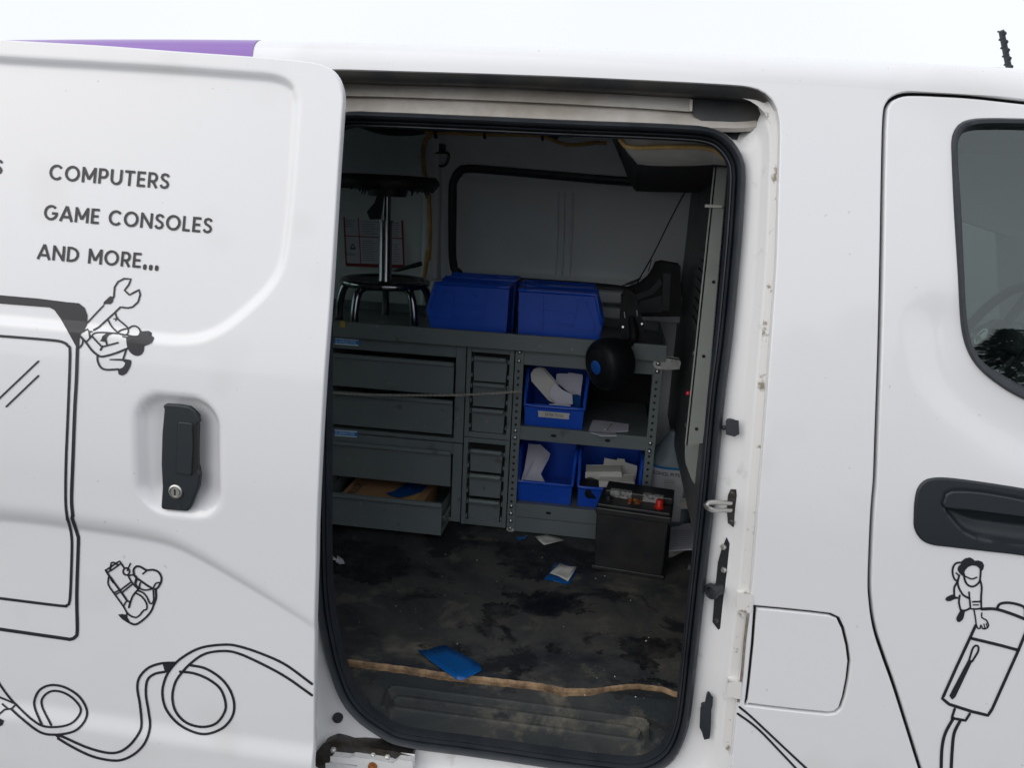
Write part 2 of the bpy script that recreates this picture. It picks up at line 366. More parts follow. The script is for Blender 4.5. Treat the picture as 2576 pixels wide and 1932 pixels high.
# outer edge of the door opening (on the skin) and the rubber seal outline (set back in the jamb)
H1px = [(835, 173), (1000, 177), (1200, 183), (1400, 190), (1600, 199), (1760, 207), (1868, 214), (1912, 223), (1944, 247), (1961, 280), (1966, 330), (1963, 450), (1957, 655), (1945, 830), (1933, 1000), (1925, 1112),
        (1910, 1300), (1894, 1500), (1882, 1580), (1871, 1680), (1860, 1770), (1853, 1830), (1843, 1932), (1830, 2010), (1780, 2040), (1500, 2035), (1200, 2010), (1000, 1990), (850, 1965), (780, 1940), (756, 1890), (742, 1700), (736, 1500), (736, 1250), (738, 1000), (742, 700), (746, 500), (752, 320), (760, 230), (780, 185)]
SEALOFF = .045
seal_s = lambda x, z: Yb(z) + SEALOFF
H2px = [(870, 284), (950, 283), (1200, 293), (1449, 304), (1600, 309.5), (1716, 315), (1773, 320), (1811, 332), (1843, 358), (1865, 393), (1873, 434), (1868, 540), (1859, 655), (1840, 850), (1821, 1000), (1798, 1242), (1777, 1430), (1756, 1618),
        (1738, 1780), (1722, 1850), (1695, 1900), (1650, 1932), (1590, 1944), (1500, 1936), (1423, 1926), (1260, 1902), (1169, 1889), (1060, 1875), (994, 1861), (951, 1837), (902, 1801), (863, 1752), (836, 1684), (820, 1622), (802, 1521), (795, 1400), (793, 1200), (793, 1000), (793, 800), (793, 600), (795, 400), (812, 316)]
H1c = sk(catmull(H1px, True, 10)); H2c = sk(catmull(H2px, True, 10), seal_s)
CEN = np.array([(-.115, 1.08)])[0]
NA = 260
def polar(poly, n=NA):
    """resample a star-shaped outline about CEN at n directions, stretched so that corners get enough points"""
    d = poly - CEN; th = np.unwrap(np.arctan2(d[:, 1], d[:, 0] * 1.55)); r = poly
    if th[-1] < th[0]: th = th[::-1]; r = r[::-1]
    th = np.r_[th - 2 * np.pi, th, th + 2 * np.pi]; X = np.tile(r[:, 0], 3); Z = np.tile(r[:, 1], 3)
    o = np.argsort(th); q = np.linspace(-np.pi, np.pi, n, endpoint=False)
    return np.c_[np.interp(q, th[o], X[o]), np.interp(q, th[o], Z[o])]
H1 = polar(H1c); H2 = polar(H2c)
TH = np.linspace(-np.pi, np.pi, NA, endpoint=False)

# fuel flap outline (photo) on the skin
flap_px = [(1893, 1521), (1960, 1527), (2040, 1535), (2090, 1541), (2114, 1552), (2128, 1580), (2139, 1625), (2144, 1665), (2139, 1710), (2130, 1755), (2120, 1785), (2104, 1799), (2082, 1802), (2000, 1794), (1930, 1786), (1869, 1778), (1876, 1720), (1886, 1620)]
flap = sk(lin(flap_px, True, 12))
def shrink(poly, d):
    lp = poly if area(poly) > 0 else poly[::-1]
    t = np.roll(lp, -1, 0) - np.roll(lp, 1, 0); nn = np.c_[t[:, 1], -t[:, 0]]; nn /= np.linalg.norm(nn, axis=1)[:, None] + 1e-12
    return lp - nn * d

# front door seam
seam_px = R6([(626, 338), (420, 316), (260, 307), (190, 305), (150, 308), (112, 322), (88, 348), (77, 400), (71, 600), (65, 950), (57, 1300), (45, 1659)]) + \
    R5([(52, 150), (40, 300), (30, 500), (24, 700), (30, 800), (40, 880), (60, 970), (100, 1090), (150, 1230), (220, 1450), (285, 1659), (340, 1830)])
seam_px = [(3100, 330), (2850, 285)] + seam_px
seam = sk(catmull(seam_px, False, 10))
_t = np.gradient(seam, axis=0); SN = np.c_[-_t[:, 1], _t[:, 0]]; SN /= np.linalg.norm(SN, axis=1)[:, None] + 1e-9     # points into the door
XL, XR = -1.72, 1.62
xs_top = np.linspace(XR, XL, 60)
# side panel : roof rail, B pillar and rear quarter, cut by the opening, the flap and the front door
sm = seam[np.argsort(-np.arange(len(seam)))]           # from bottom to top
e_bot = seam[-1]; e_top = seam[0]
outline = [(XL, .30)] + [(x, .30) for x in np.linspace(XL + .1, e_bot[0] - .05, 30)] + [tuple(p) for p in (seam - SN * .0050)[::-1]] + \
    [(e_top[0] + .02, e_top[1] + .004), (XR, e_top[1] - .01)] + [(x, float(zt(x))) for x in xs_top]
mb = MB(); sheet(mb, outline, [H1, flap], skin, .022, rim=.012, edge_round=.0025)
side = mb.build('side_panel', 'paint', van, smooth=40)
# front door skin
gap = .0062
door_out = seam + SN * gap
win_px = R6([(626, 402), (500, 400), (420, 404), (375, 420), (350, 450), (339, 490), (340, 560), (348, 750), (360, 950), (372, 1130), (385, 1250), (410, 1330), (450, 1390), (520, 1450), (626, 1512)])
win_px = [(2900, 320), (2700, 300)] + win_px + [(2700, 1055), (2850, 1080), (2980, 1020), (3020, 700)]
glass_px = R6([(626, 438), (500, 437), (430, 441), (392, 455), (368, 480), (361, 520), (365, 620), (375, 760), (384, 950), (392, 1130), (402, 1230), (425, 1305), (465, 1362), (540, 1410), (626, 1458)])
glass_px = [(2890, 345), (2700, 325)] + glass_px + [(2700, 1020), (2840, 1045), (2955, 990), (2990, 700)]
WIN = sk(catmull(win_px, True, 8)); GLS = sk(catmull(glass_px, True, 8), skin, .010)
# soft raised shoulder that runs below the window (a broad bend in the door skin)
sh_px = R6([(300, 1230), (330, 1400), (420, 1510), (560, 1610), (700, 1680)]); sh_px = sh_px + [(2800, 1160), (3000, 1180)]
SHC = sk(catmull(sh_px, False, 12))
handle_px = R5([(262, 350), (266, 270), (280, 205), (310, 168), (350, 154), (420, 152), (560, 168), (830, 210)]) + [(2680, 1255), (2730, 1300), (2735, 1380), (2700, 1420)] + R5([(830, 545), (640, 522), (450, 500), (345, 486), (292, 456), (264, 405)])
FHO = sk(catmull(handle_px, True, 8))
def fdoor(x, z):
    d = pdist(SHC, x, z, False); return Yb(z) + .006 * np.exp(-(d / .045) ** 2)
outl = list(map(tuple, door_out)) + [(e_bot[0] + .12, .26), (1.35, .26), (1.42, .9), (1.30, 1.45), (e_top[0] + .05, e_top[1] - .012)]
door_out2 = np.array(outl)
fd = MB(); sheet(fd, door_out2, [WIN, FHO], fdoor, .016, rim=.02, edge_round=.003); fdo = fd.build('front_door', 'paint', van, smooth=40)
mb = MB(); bs = np.array([[p[0], p[1]] for p in seam]); rows = [[(p[0], float(Yb(p[1])) + .018, p[1]) for p in seam - SN * .02], [(p[0], float(Yb(p[1])) + .018, p[1]) for p in seam + SN * .02]]
mb.loft(rows); mb.build('seam_gutter', 'gap', fdo)
# window rubber: loft between the outline on the skin and the glass edge
WINp, GLSp = WIN, GLS
def resample(poly, n):
    P = np.vstack([poly, poly[:1]]); L = np.r_[0, np.cumsum(np.linalg.norm(np.diff(P, axis=0), axis=1))]; q = np.linspace(0, L[-1], n, endpoint=False)
    return np.c_[np.interp(q, L, P[:, 0]), np.interp(q, L, P[:, 1])]
cw = WIN.mean(0)
def polar2(poly, c, n=200, k=1.):
    d = poly - c; th = np.unwrap(np.arctan2(d[:, 1], d[:, 0] * k)); r = poly
    if th[-1] < th[0]: th = th[::-1]; r = r[::-1]
    th = np.r_[th - 2 * np.pi, th, th + 2 * np.pi]; X = np.tile(r[:, 0], 3); Z = np.tile(r[:, 1], 3); q = np.linspace(-np.pi, np.pi, n, endpoint=False)
    return np.c_[np.interp(q, th, X), np.interp(q, th, Z)]
Wr, Gr = polar2(WIN, cw), polar2(GLS, cw); rows = []
for t, dy in ((0, .008), (.03, -.001), (.2, -.005), (.6, -.004), (.85, .001), (.95, .006), (1, .016)):
    P = Wr * (1 - t) + Gr * t; rows.append([(p[0], float(Yb(p[1])) + dy, p[1]) for p in P])
mb = MB(); mb.loft(rows, cu=True); mb.build('window_seal', 'rubber', fdo, smooth=50)
mb = MB(); sheet(mb, Gr * 1.0 + (Gr - cw) * .01, [], skin, .03, off=.012); mb.build('window_glass', 'glass', fdo, smooth=60)
# front door handle: black bezel, paddle and scooped bowl
pad_px = R5([(408, 290), (410, 255), (418, 228), (445, 214), (560, 216), (700, 236), (830, 262), (900, 280), (900, 352), (830, 342), (640, 318), (500, 300)])
PAD = sk(catmull(pad_px, True, 8))
bowl_px = R5([(408, 300), (450, 302), (640, 320), (830, 343), (930, 356), (930, 480), (830, 495), (640, 470), (560, 452), (500, 418), (440, 350)])
BOWL = sk(catmull(bowl_px, True, 8))
def fh_surf(x, z):
    b = sdist(BOWL, x, z); p = sdist(PAD, x, z)
    return Yb(z) - .004 + .012 * sstep(b / .006) + .014 * sstep(b / .030) + .002 * sstep((p + .004) / .003)
fh = MB(); sheet(fh, shrink(FHO, .0004), [], fh_surf, .0035, rim=.012, edge_round=.003); fh.build('door_handle', 'handle_plastic', fdo, smooth=50)
mb = MB(); sheet(mb, resample(shrink(PAD, .0012), 160), [], skin, .02, rim=.012, edge_round=.0025, off=-.0075); mb.build('handle_paddle', 'handle_plastic', fdo, smooth=45)

# roof with rounded edge, purple band on its rear part
xs = np.linspace(XL, XR, 70); rows = []
ks = np.linspace(0, 1, 10)
rows = [[roofpt(x, k) for x in xs] for k in ks]
for dy, dz in ((.1, .012), (.35, .03), (.72, .038), (1.1, .03), (1.3, .012)):
    rows.append([(x, roofpt(x, 1)[1] + dy, roofpt(x, 1)[2] + dz) for x in xs])
mb = MB(); mb.loft(rows, flip=True); mb.build('roof', 'paint', van, smooth=60)
pr, pl = on(662, 102, skin, 0.05)[0], on(645, 147, skin)[0]
rows = []
for i, zz in enumerate(np.linspace(-.13, 0, 6)):
    xe = pl + (pr - pl) * (i / 14)
    rows.append([(x, float(Yb(zt(x) + zz)) - .0012, float(zt(x)) + zz) for x in np.linspace(XL, xe, 50)])
for i, k in enumerate(np.linspace(.1, 1, 9)):
    xe = pl + (pr - pl) * ((i + 6) / 14); rows.append([roofpt(x, k, .0012) for x in np.linspace(XL, xe, 50)])
mb = MB(); mb.loft(rows, flip=True); mb.build('purple_band', 'purple', van, smooth=60)

# jamb between the outer edge and the seal
_h = H1 if area(H1) > 0 else H1[::-1]
_t = np.roll(_h, -1, 0) - np.roll(_h, 1, 0); _nz = -_t[:, 0] / (np.linalg.norm(_t, axis=1) + 1e-9)
_nz = _nz if area(H1) > 0 else _nz[::-1]
top = sstep((_nz - .45) / .35) * (H1[:, 1] > 1.4)              # 1 along the top of the opening
right = np.clip((np.cos(TH) - .2) / .4, 0, 1) * (1 - top)
rows = []
for t, ys, yt in ((0, .0, .0), (.02, .004, .004), (.05, .011, .012), (.26, .014, .070), (.33, .018, .074), (.46, .031, .076), (.58, .035, .076), (.72, .038, .076), (.86, .042, .076), (1.0, .047, .062), (1.08, .057, .055)):
    P = H1 * (1 - t) + H2 * t
    rows.append([(P[i][0], float(Yb(P[i][1])) + ys * (1 - top[i]) + yt * top[i], P[i][1]) for i in range(NA)])
mb = MB(); mb.loft(rows, cu=True); jamb = mb.build('door_jamb', 'jamb_paint', van, smooth=50)
rows = []
ix = [i for i in range(NA) if H1[i][0] > .15 and -.62 < (H1[i][1] - 1.12) < .60]
ix = sorted(ix, key=lambda i: H1[i][1])
for t, ys in ((.07, .0105), (.15, .0115), (.25, .0128)):
    P = H1 * (1 - t) + H2 * t; rows.append([(P[i][0], float(Yb(P[i][1])) + ys, P[i][1]) for i in ix])
mb = MB(); mb.loft(rows); mb.build('gutter_dirt', 'gutter_paint', jamb, smooth=50)
# rubber seal with two ribs
def inset(poly, d): return shrink(poly, d)
H2o = H2 if area(H2) > 0 else H2[::-1]
rows = []
for w, dy in ((-.003, .066), (-.001, .052), (.003, .042), (.009, .038), (.014, .042), (.017, .055), (.0185, .060), (.020, .051), (.0225, .049), (.025, .056), (.026, .064), (.0275, .057), (.030, .057), (.032, .070)):
    P = inset(H2o, w * .78); rows.append([(p[0], float(Yb(p[1])) + dy - .015, p[1]) for p in P])
mb = MB(); mb.loft(rows, cu=True); mb.build('door_seal', 'rubber', van, smooth=60)
P = inset(H2o, .0246); rows = [[(p[0], float(Yb(p[1])) + dy, p[1]) for p in P] for dy in (.050, .068)]
P2 = inset(H2o, -.08); rows.append([(p[0], float(Yb(p[1])) + .073, p[1]) for p in P2])
mb = MB(); mb.loft(rows, cu=True); mb.build('inner_return', 'rubber', van, smooth=50)

# upper weatherstrip and the two bands of the door track
def strip(pxrows, ofs, name, m, parent=van, smooth=50, sub=None):
    rows = []
    for pts, o in zip(pxrows, ofs): rows.append([on(a, b, skin, o) for a, b in resamp_open(pts, 60)])
    mb = MB(); mb.loft(rows); return mb.build(name, m, parent, smooth=smooth)
def resamp_open(pts, n):
    P = np.array(pts, float); L = np.r_[0, np.cumsum(np.linalg.norm(np.diff(P, axis=0), axis=1))]; q = np.linspace(0, L[-1], n)
    return np.c_[np.interp(q, L, P[:, 0]), np.interp(q, L, P[:, 1])]
E0 = [(800, 171), (1000, 176), (1200, 182), (1400, 189), (1600, 198), (1760, 206), (1868, 213), (1905, 222), (1926, 238), (1934, 252)]
E1 = [(a, b + 14) for a, b in E0[:7]] + [(1900, 230), (1917, 243), (1926, 256)]
E2 = [(800, 202), (1000, 208), (1200, 213), (1400, 221), (1600, 231), (1760, 240), (1850, 247), (1890, 250), (1908, 254), (1920, 260)]
E3 = [(800, 208), (1000, 214), (1200, 219), (1400, 228), (1600, 239), (1760, 248), (1850, 254), (1885, 257), (1905, 259), (1916, 263)]
strip([E0, [(a, b * .7 + d * .3) for (a, b), (c, d) in zip(E0, E1)], E1, [(a, b - 3) for a, b in E2], E2, E3], [.002, -.004, .000, .010, .016, .05], 'upper_weatherstrip', 'rubber_dusty')
B0 = [(800, 211), (1000, 216), (1200, 222), (1400, 231), (1600, 243), (1741, 252)]
B1 = [(800, 239), (1000, 244), (1200, 251), (1400, 260), (1600, 271), (1741, 281)]
strip([[(a, b - 8) for a, b in B0], [(a, b + 4) for a, b in B0], [(a, b - 8) for a, b in B1], [(a, b - 1) for a, b in B1], [(a, b + 1) for a, b in B1]], [.052, .050, .046, .045, .055], 'upper_track', 'track_paint')
C0 = [(a, b + 1) for a, b in B1[:-1]] + [(1760, 285), (1860, 290), (1900, 285)]
C1 = [(800, 284), (1000, 287), (1200, 295), (1400, 304), (1600, 312), (1760, 320), (1860, 322), (1905, 318)]
C0 = resamp_open(C0, 40); C1 = resamp_open(C1, 40)
strip([C0, C0 * .8 + C1 * .2, C0 * .35 + C1 * .65, C1, C1 + np.array([0, 10])], [.056, .053, .046, .044, .050], 'lower_track_band', 'track_paint')
# dark pocket at the front end of the track
pk = [on(a, b, skin, .048) for a, b in G2([(1085, 385), (1590, 400), (1630, 440), (1620, 560), (1580, 608), (1250, 590), (1100, 500)])]
mb = MB(); mb.prism(pk, (0, .03, 0)); mb.build('track_pocket', 'rubber_dusty', van, bevel=.003)
pk = [on(a, b, skin, .040) for a, b in G2([(1060, 375), (1083, 378), (1078, 470), (1058, 468)])]
mb = MB(); mb.prism(pk, (0, .02, 0)); mb.build('track_end_cap', 'track_paint', van)

# fuel flap, its hinge ears and the dark gap behind it
mb = MB(); sheet(mb, shrink(flap, .0092), [], skin, .03, rim=.006, edge_round=.002, off=.0005); fl = mb.build('fuel_flap', 'paint', van, smooth=40)
mb = MB(); sheet(mb, shrink(flap, -.006), [], skin, .05, off=.009); mb.build('gap_liner', 'gap', fl)
for q in ([(283, 885), (335, 890), (340, 915), (330, 958), (280, 952)], [(240, 1275), (288, 1282), (284, 1345), (236, 1338)]):
    pts = [on(a, b, skin, -.0015) for a, b in R4(q)]
    mb = MB(); mb.prism(pts, (0, .014, 0)); mb.build('hinge_ear', 'gutter_paint', fl, bevel=.003)

mb = MB(); P = sk(catmull([(1889, 1545), (1880, 1620), (1873, 1700), (1864, 1768)], False, 10), skin, 0); rows = [[(p[0] - w_, float(Yb(p[1])) - .0008, p[1]) for p in P] for w_ in (.0075, .0025)]; mb.loft(rows); mb.build('hinge_grime', 'grime', fl)
# fittings on the B pillar jamb
jam = lambda a, b, o=.046: on(a, b, skin, o)
def plate(pts, o, th, name, m, parent=van, bevel=.002):
    mb = MB(); mb.prism([on(a, b, skin, o) for a, b in pts], (0, th, 0)); return mb.build(name, m, parent, bevel=bevel)
st = plate(R4([(232, 112), (250, 106), (274, 110), (276, 160), (262, 168), (232, 160)]), .022, .03, 'stop_buffer', 'rubber', bevel=.004)
c = jam(*R4([(232, 135)])[0], .034); mb = MB(); mb.lathe([(.004, 0), (.004, .008), (.0025, .010)], c, (-1, -.4, 0), 10); mb.build('stop_pin', 'rubber', st, smooth=40)
st = plate(R4([(250, 418), (264, 418), (270, 470), (268, 540), (255, 572), (240, 560), (235, 500), (240, 440)]), .032, .02, 'striker_plate', 'dark_metal', bevel=.003)
lp = [jam(a, b, o) for (a, b), o in zip(R4([(245, 474), (200, 472), (160, 470), (140, 474), (134, 483), (142, 495), (165, 504), (200, 506), (245, 505)]), (.03, .01, -.012, -.022, -.027, -.022, -.012, .010, .03))]
mb = MB(); mb.tube([tuple(p) for p in catmull(lp, False, .004)], .0042, 10); mb.build('striker_loop', 'zinc', st, smooth=60)
for q in ((252, 430), (250, 556)):
    c = jam(*R4([q])[0], .033); mb = MB(); mb.lathe([(.005, 0), (.005, .004), (.003, .006)], c, (-.3, -1, 0), 10); mb.build('bolt', 'dark_metal', st, smooth=40)
st = plate(R4([(228, 645), (238, 665), (247, 740), (244, 800), (218, 1015), (192, 1032), (172, 1005), (180, 900), (196, 740), (210, 690)]), .034, .02, 'contact_plate', 'black_plastic', bevel=.003)
c = jam(*R4([(197, 856)])[0], .036); mb = MB(); mb.lathe([(.011, 0), (.011, .016), (.014, .018), (.014, .024), (.009, .025), (.008, .018), (0, .018)], c, (-.75, -.65, 0), 18); mb.build('contact_stud', 'rubber', st, smooth=40)
for q, m in (((215, 668), 'zinc'), ((216, 770), 'zinc'), ((182, 996), 'dark_metal')):
    c = jam(*R4([q])[0], .036); mb = MB(); mb.lathe([(.0055, 0), (.0055, .004), (.0035, .007)], c, (-.5, -1, 0), 6); mb.build('bolt', m, st)
plate(R4([(148, 1332), (160, 1345), (158, 1380), (152, 1400), (150, 1480), (145, 1525), (132, 1528), (124, 1500), (113, 1478), (117, 1392), (136, 1384), (140, 1350)]), .024, .03, 'guide_block', 'rubber', bevel=.004)
c = on(853, 1800, skin, .046); mb = MB(); mb.lathe([(.0105, 0), (.0105, .012), (.008, .016), (0, .017)], c, (.05, -1, .1), 20); mb.build('rubber_plug', 'rubber', van, smooth=40)
# lower roller arm of the sliding door, bottom left
arm = MB(); arm.prism([on(a, b, skin, .010) for a, b in GB([(110, 820), (250, 650), (420, 600), (560, 640), (700, 690), (900, 700), (1150, 740), (1500, 800), (1760, 870), (1760, 1100), (110, 1100)])], (0, .05, 0))
arm = arm.build('roller_arm', 'dark_metal', van, bevel=.003)
mb = MB(); mb.prism([on(a, b, skin, -.006) for a, b in GB([(370, 870), (700, 905), (740, 880), (1100, 930), (1410, 985), (1440, 1010), (1540, 930), (1760, 960), (1760, 1150), (850, 1120), (830, 1000), (370, 940)])], (0, .02, 0)); mb.build('arm_cover', 'jamb_paint', arm, bevel=.003)
mb = MB(); mb.prism([on(a, b, skin, -.002) for a, b in GB([(300, 1000), (420, 990), (860, 1060), (860, 1180), (300, 1180)])], (0, .02, 0)); mb.build('arm_lower_bar', 'jamb_paint', arm, bevel=.004)
for q in ((410, 735), (565, 830), (1100, 835), (1350, 865)):
    c = on(*GB([q])[0], skin, .010); mb = MB(); mb.lathe([(.006, -.004), (.006, .003), (.0045, .003), (.0045, .008), (.002, .009)], c, (.1, -1, .35), 6); mb.build('bolt', 'zinc', arm)
c = on(*GB([(1090, 1030)])[0], skin, -.007); mb = MB(); mb.lathe([(.009, 0), (.009, .003), (.004, .003), (.004, .006)], c, (0, -1, .3), 12); mb.build('rusty_bolt', 'corrosion', arm, smooth=40)

# aerial on the roof
a0, a1 = at(2541, 185, .62), at(2519, 76, .60); A0, A1 = Vector(a0), Vector(a1); A0 = A0 + (A0 - A1) * .9
mb = MB(); mb.tube([A0, A0 + (A1 - A0) * .5, A1], [.0075, .006, .0055], 10); an = mb.build('aerial', 'rubber', van, smooth=60)
hx = []
u = (A1 - A0).normalized(); e1 = u.cross(Vector((0, 1, 0))).normalized(); e2 = u.cross(e1)
for i in range(140):
    k = i / 139; hx.append(A0 + (A1 - A0) * k + (e1 * math.cos(k * 62) + e2 * math.sin(k * 62)) * .0068)
mb = MB(); mb.tube(hx, .0018, 5); mb.build('aerial_winding', 'rubber', an, smooth=60)

# ------------------------------------------------------------------ sliding door, standing proud of the side
DOFF = -.085
dbase = lambda x, z: Yb(z) + DOFF
def dk(pts): return sk(pts, dbase)
edge_px = R1([(600, 140), (1100, 178), (1620, 215), (1900, 240), (2020, 260), (2090, 296), (2135, 362), (2158, 460), (2150, 620), (2125, 1000), (2085, 1659)]) + \
    R2([(2090, 700), (2062, 1200), (2043, 1640)]) + R3([(2038, 300), (2026, 750), (2022, 1200), (2020, 1626), (2020, 1950)])
edge_px = [(-420, 74), (0, 102)] + edge_px
de = dk(catmull(edge_px, False, 10))
dout = np.array([tuple(p) for p in de] + [(de[-1][0], .33), (-1.33, .33), (-1.33, de[0][1] - .02)])
rec_px = [(-400, 121), (0, 149)] + R1([(600, 258), (1100, 288), (1560, 322), (1700, 334), (1790, 358), (1845, 405), (1866, 470), (1866, 560), (1842, 950), (1805, 1340), (1765, 1545)]) + \
    R2([(1722, 125), (1590, 255), (1450, 365), (1330, 425), (1200, 450), (1000, 440), (560, 378), (0, 325)]) + [(-400, 770)]
REC = dk(catmull(rec_px, True, 14))
cr_px = [(-420, 1300)] + R3([(0, 62), (500, 122), (900, 182), (1150, 245), (1500, 425), (1900, 655), (2060, 760)])
CRE = dk(catmull(cr_px, False, 14)); o_ = np.argsort(CRE[:, 0]); CRE = CRE[o_]
lo_px = [(-420, 1770)] + R3([(0, 1270), (560, 1345), (1100, 1425), (1700, 1505), (2060, 1545)])
LOW = dk(catmull(lo_px, False, 14)); LOW = LOW[np.argsort(LOW[:, 0])]
DC = dk([(446, 1149)])[0]; dw = (dk([(558, 1149)])[0] - DC)[0]; dh = abs((dk([(446, 1297)])[0] - DC)[1])
def dsurf_exact(x, z):
    x = np.asarray(x, float); z = np.asarray(z, float)
    y = Yb(z) + DOFF
    y = y + .0090 * sstep(.5 + sdist(REC, x, z) / .018)
    zc = np.interp(x, CRE[:, 0], CRE[:, 1]); wdt = np.interp(x, [-1.0, -.80, -.60, -.45], [.048, .045, .030, .018]); dep = np.interp(x, [-1.0, -.80, -.60, -.45], [.013, .0125, .007, .0025])
    _q = np.clip((zc + wdt - z) / wdt, 0, 1); y = y + dep * np.where(_q < .8, _q ** 2 * 1.25, 1 - (1 - _q) ** 2 * 5.0)
    zl = np.interp(x, LOW[:, 0], LOW[:, 1]); y = y - .009 * sstep(.5 + (zl - z) / .045)
    q = np.hypot(np.maximum(np.abs(x - DC[0]) - (dw - .055), 0), np.maximum(np.abs(z - DC[1]) - (dh - .055), 0)); sd_ = .055 - q
    y = y + .012 * sstep(sd_ / .016) + .014 * sstep(sd_ / .055)
    return y
GX, GZ, GS = -1.37, .28, .0025; NX, NZ = 400, 640
_x, _z = np.meshgrid(GX + GS * np.arange(NX), GZ + GS * np.arange(NZ)); DG = dsurf_exact(_x.ravel(), _z.ravel()).reshape(NZ, NX)
def dsurf(x, z):
    u = np.clip((np.asarray(x) - GX) / GS, 0, NX - 1.001); v = np.clip((np.asarray(z) - GZ) / GS, 0, NZ - 1.001); i = u.astype(int); j = v.astype(int); a = u - i; b = v - j
    return (DG[j, i] * (1 - a) + DG[j, i + 1] * a) * (1 - b) + (DG[j + 1, i] * (1 - a) + DG[j + 1, i + 1] * a) * b
_rc = resample(REC, int(4.2 / .006)); EX = np.vstack([shrink(_rc, w_) for w_ in (-.012, -.008, -.004, 0, .004, .008, .012)])
_cx = np.arange(-1.30, -.43, .006); _cz = np.interp(_cx, CRE[:, 0], CRE[:, 1]); EX = np.vstack([EX] + [np.c_[_cx, _cz + w_] for w_ in (-.008, -.003, 0.0, .004, .010, .018)])
mb = MB(); sheet(mb, dout, [], dsurf, .0075, rim=.016, edge_round=.0022, extra=EX); sdoor = mb.build('sliding_door', 'paint', van, smooth=50)
# inner shell of the door, set in from the skin's edge
ins = shrink(dout, .026); mb = MB(); sheet(mb, ins, [], lambda x, z: Yb(z) + DOFF + .055, .06, rim=-.05); mb.build('inner_shell', 'jamb_paint', sdoor, smooth=40)

# handle on the sliding door
HB = dk(R2([(1072, 868), (1090, 859), (1165, 864), (1240, 876), (1275, 905), (1302, 970), (1288, 990), (1284, 1290), (1300, 1318), (1290, 1400), (1240, 1528), (1215, 1557), (1140, 1552), (1060, 1545), (1047, 1530), (1056, 1400), (1050, 1250), (1060, 1050), (1080, 890)]))
hb0 = float(dbase(0., DC[1])) + .012
PD = dk(R2([(1172, 974), (1262, 984), (1262, 1150), (1248, 1320), (1152, 1307), (1160, 1150)])); SL = dk(R2([(1266, 985), (1290, 992), (1288, 1150), (1282, 1292), (1252, 1322), (1264, 1150)]))
LK = dk(R2([(1145, 1428)]))[0]
def hsurf(x, z): return hb0 - .016 + 0 * x + .35 * (Yb(z) - float(Yb(DC[1])))
mb = MB(); sheet(mb, resample(shrink(HB, .0022), 200), [], hsurf, .012, rim=.008, edge_round=.0024); hnd = mb.build('door_handle', 'handle_plastic', sdoor, smooth=45)
mb = MB(); mb.prism([(p[0], hb0 - .009, p[1]) for p in shrink(resample(HB, 60), .012)], (0, .03, 0)); mb.build('handle_base', 'handle_plastic', sdoor)
mb = MB(); sheet(mb, resample(shrink(PD, -.0022), 80), [], hsurf, .03, off=-.0004); sheet(mb, resample(SL, 60), [], hsurf, .03, off=-.0005); mb.build('handle_recess', 'gap', sdoor)
mb = MB(); sheet(mb, resample(shrink(PD, .0012), 80), [], hsurf, .03, rim=.004, edge_round=.0016, off=-.0026); mb.build('handle_paddle', 'handle_plastic', sdoor, smooth=45)
mb = MB(); mb.lathe([(.0125, 0), (.0125, .003), (.010, .004), (.0095, .002), (.0085, .002), (.0075, .0045), (0, .0045)], (LK[0], hb0 - .016, LK[1]), (0, -1, .05), 28); mb.build('lock_cylinder', 'zinc', sdoor, smooth=35)
mb = MB(); mb.box(LK[0] - .001, LK[0] + .001, hb0 - .0215, hb0 - .020, LK[1] - .005, LK[1] + .005); mb.build('key_slot', 'gap', sdoor)

# ------------------------------------------------------------------ vinyl lettering and line drawings
def ribbon(mb, pts, w, surf, closed=False, smooth=True, off=-.0011, caps=True):
    P = catmull(pts, closed, 5) if smooth else lin(pts, closed, 6)
    n = len(P); t = np.roll(P, -1, 0) - np.roll(P, 1, 0)
    if not closed: t[0] = P[1] - P[0]; t[-1] = P[-1] - P[-2]
    nn = np.c_[-t[:, 1], t[:, 0]]; nn /= np.linalg.norm(nn, axis=1)[:, None] + 1e-9
    a = onv(P + nn * w / 2, surf, off); b = onv(P - nn * w / 2, surf, off)
    mb.loft([b, a], cu=closed)
    if not closed and caps:
        for c, dr in ((P[0], -t[0]), (P[-1], t[-1])):
            dr = dr / (np.linalg.norm(dr) + 1e-9); k = onv([c + (dr * math.cos(q) + np.array([-dr[1], dr[0]]) * math.sin(q)) * w / 2 for q in np.linspace(-math.pi / 2, math.pi / 2, 6)], surf, off)
            if len(k) > 2: mb.add(k, [tuple(range(5, -1, -1))])
def fill(mb, pts, surf, off=-.0011, sp=.006, smooth=True):
    P = catmull(pts, True, 6) if smooth else lin(pts, True, 6)
    q = sk(P, surf, off); sheet(mb, q, [], surf, sp, off=off)
def textmesh(s, bold=0., font_size=1.):
    c = bpy.data.curves.new('t', 'FONT'); c.body = s; c.size = font_size; c.offset = bold; c.resolution_u = 4; o = bpy.data.objects.new('t', c); COL.objects.link(o)
    bpy.context.view_layer.update(); me = bpy.data.meshes.new_from_object(o.evaluated_get(bpy.context.evaluated_depsgraph_get()))
    v = np.array([tuple(p.co) for p in me.vertices]); f = [tuple(p.vertices) for p in me.polygons]
    bpy.data.objects.remove(o); bpy.data.curves.remove(c); bpy.data.meshes.remove(me); return v, f
def textline(mb, s, p0, p1, cap, up, place, bold=.012):
    """letters set between two baseline points given in photo pixels, put on a real surface by place(px,py)"""
    v, f = textmesh(s, bold); x0, x1 = v[:, 0].min(), v[:, 0].max(); k = cap / .69
    p0, p1, up = np.array(p0), np.array(p1), np.array(up)
    tgt = place([p0 + (p1 - p0) * (a - x0) / (x1 - x0) + up * b * k for a, b, _ in v]); mb.add(tgt, f)
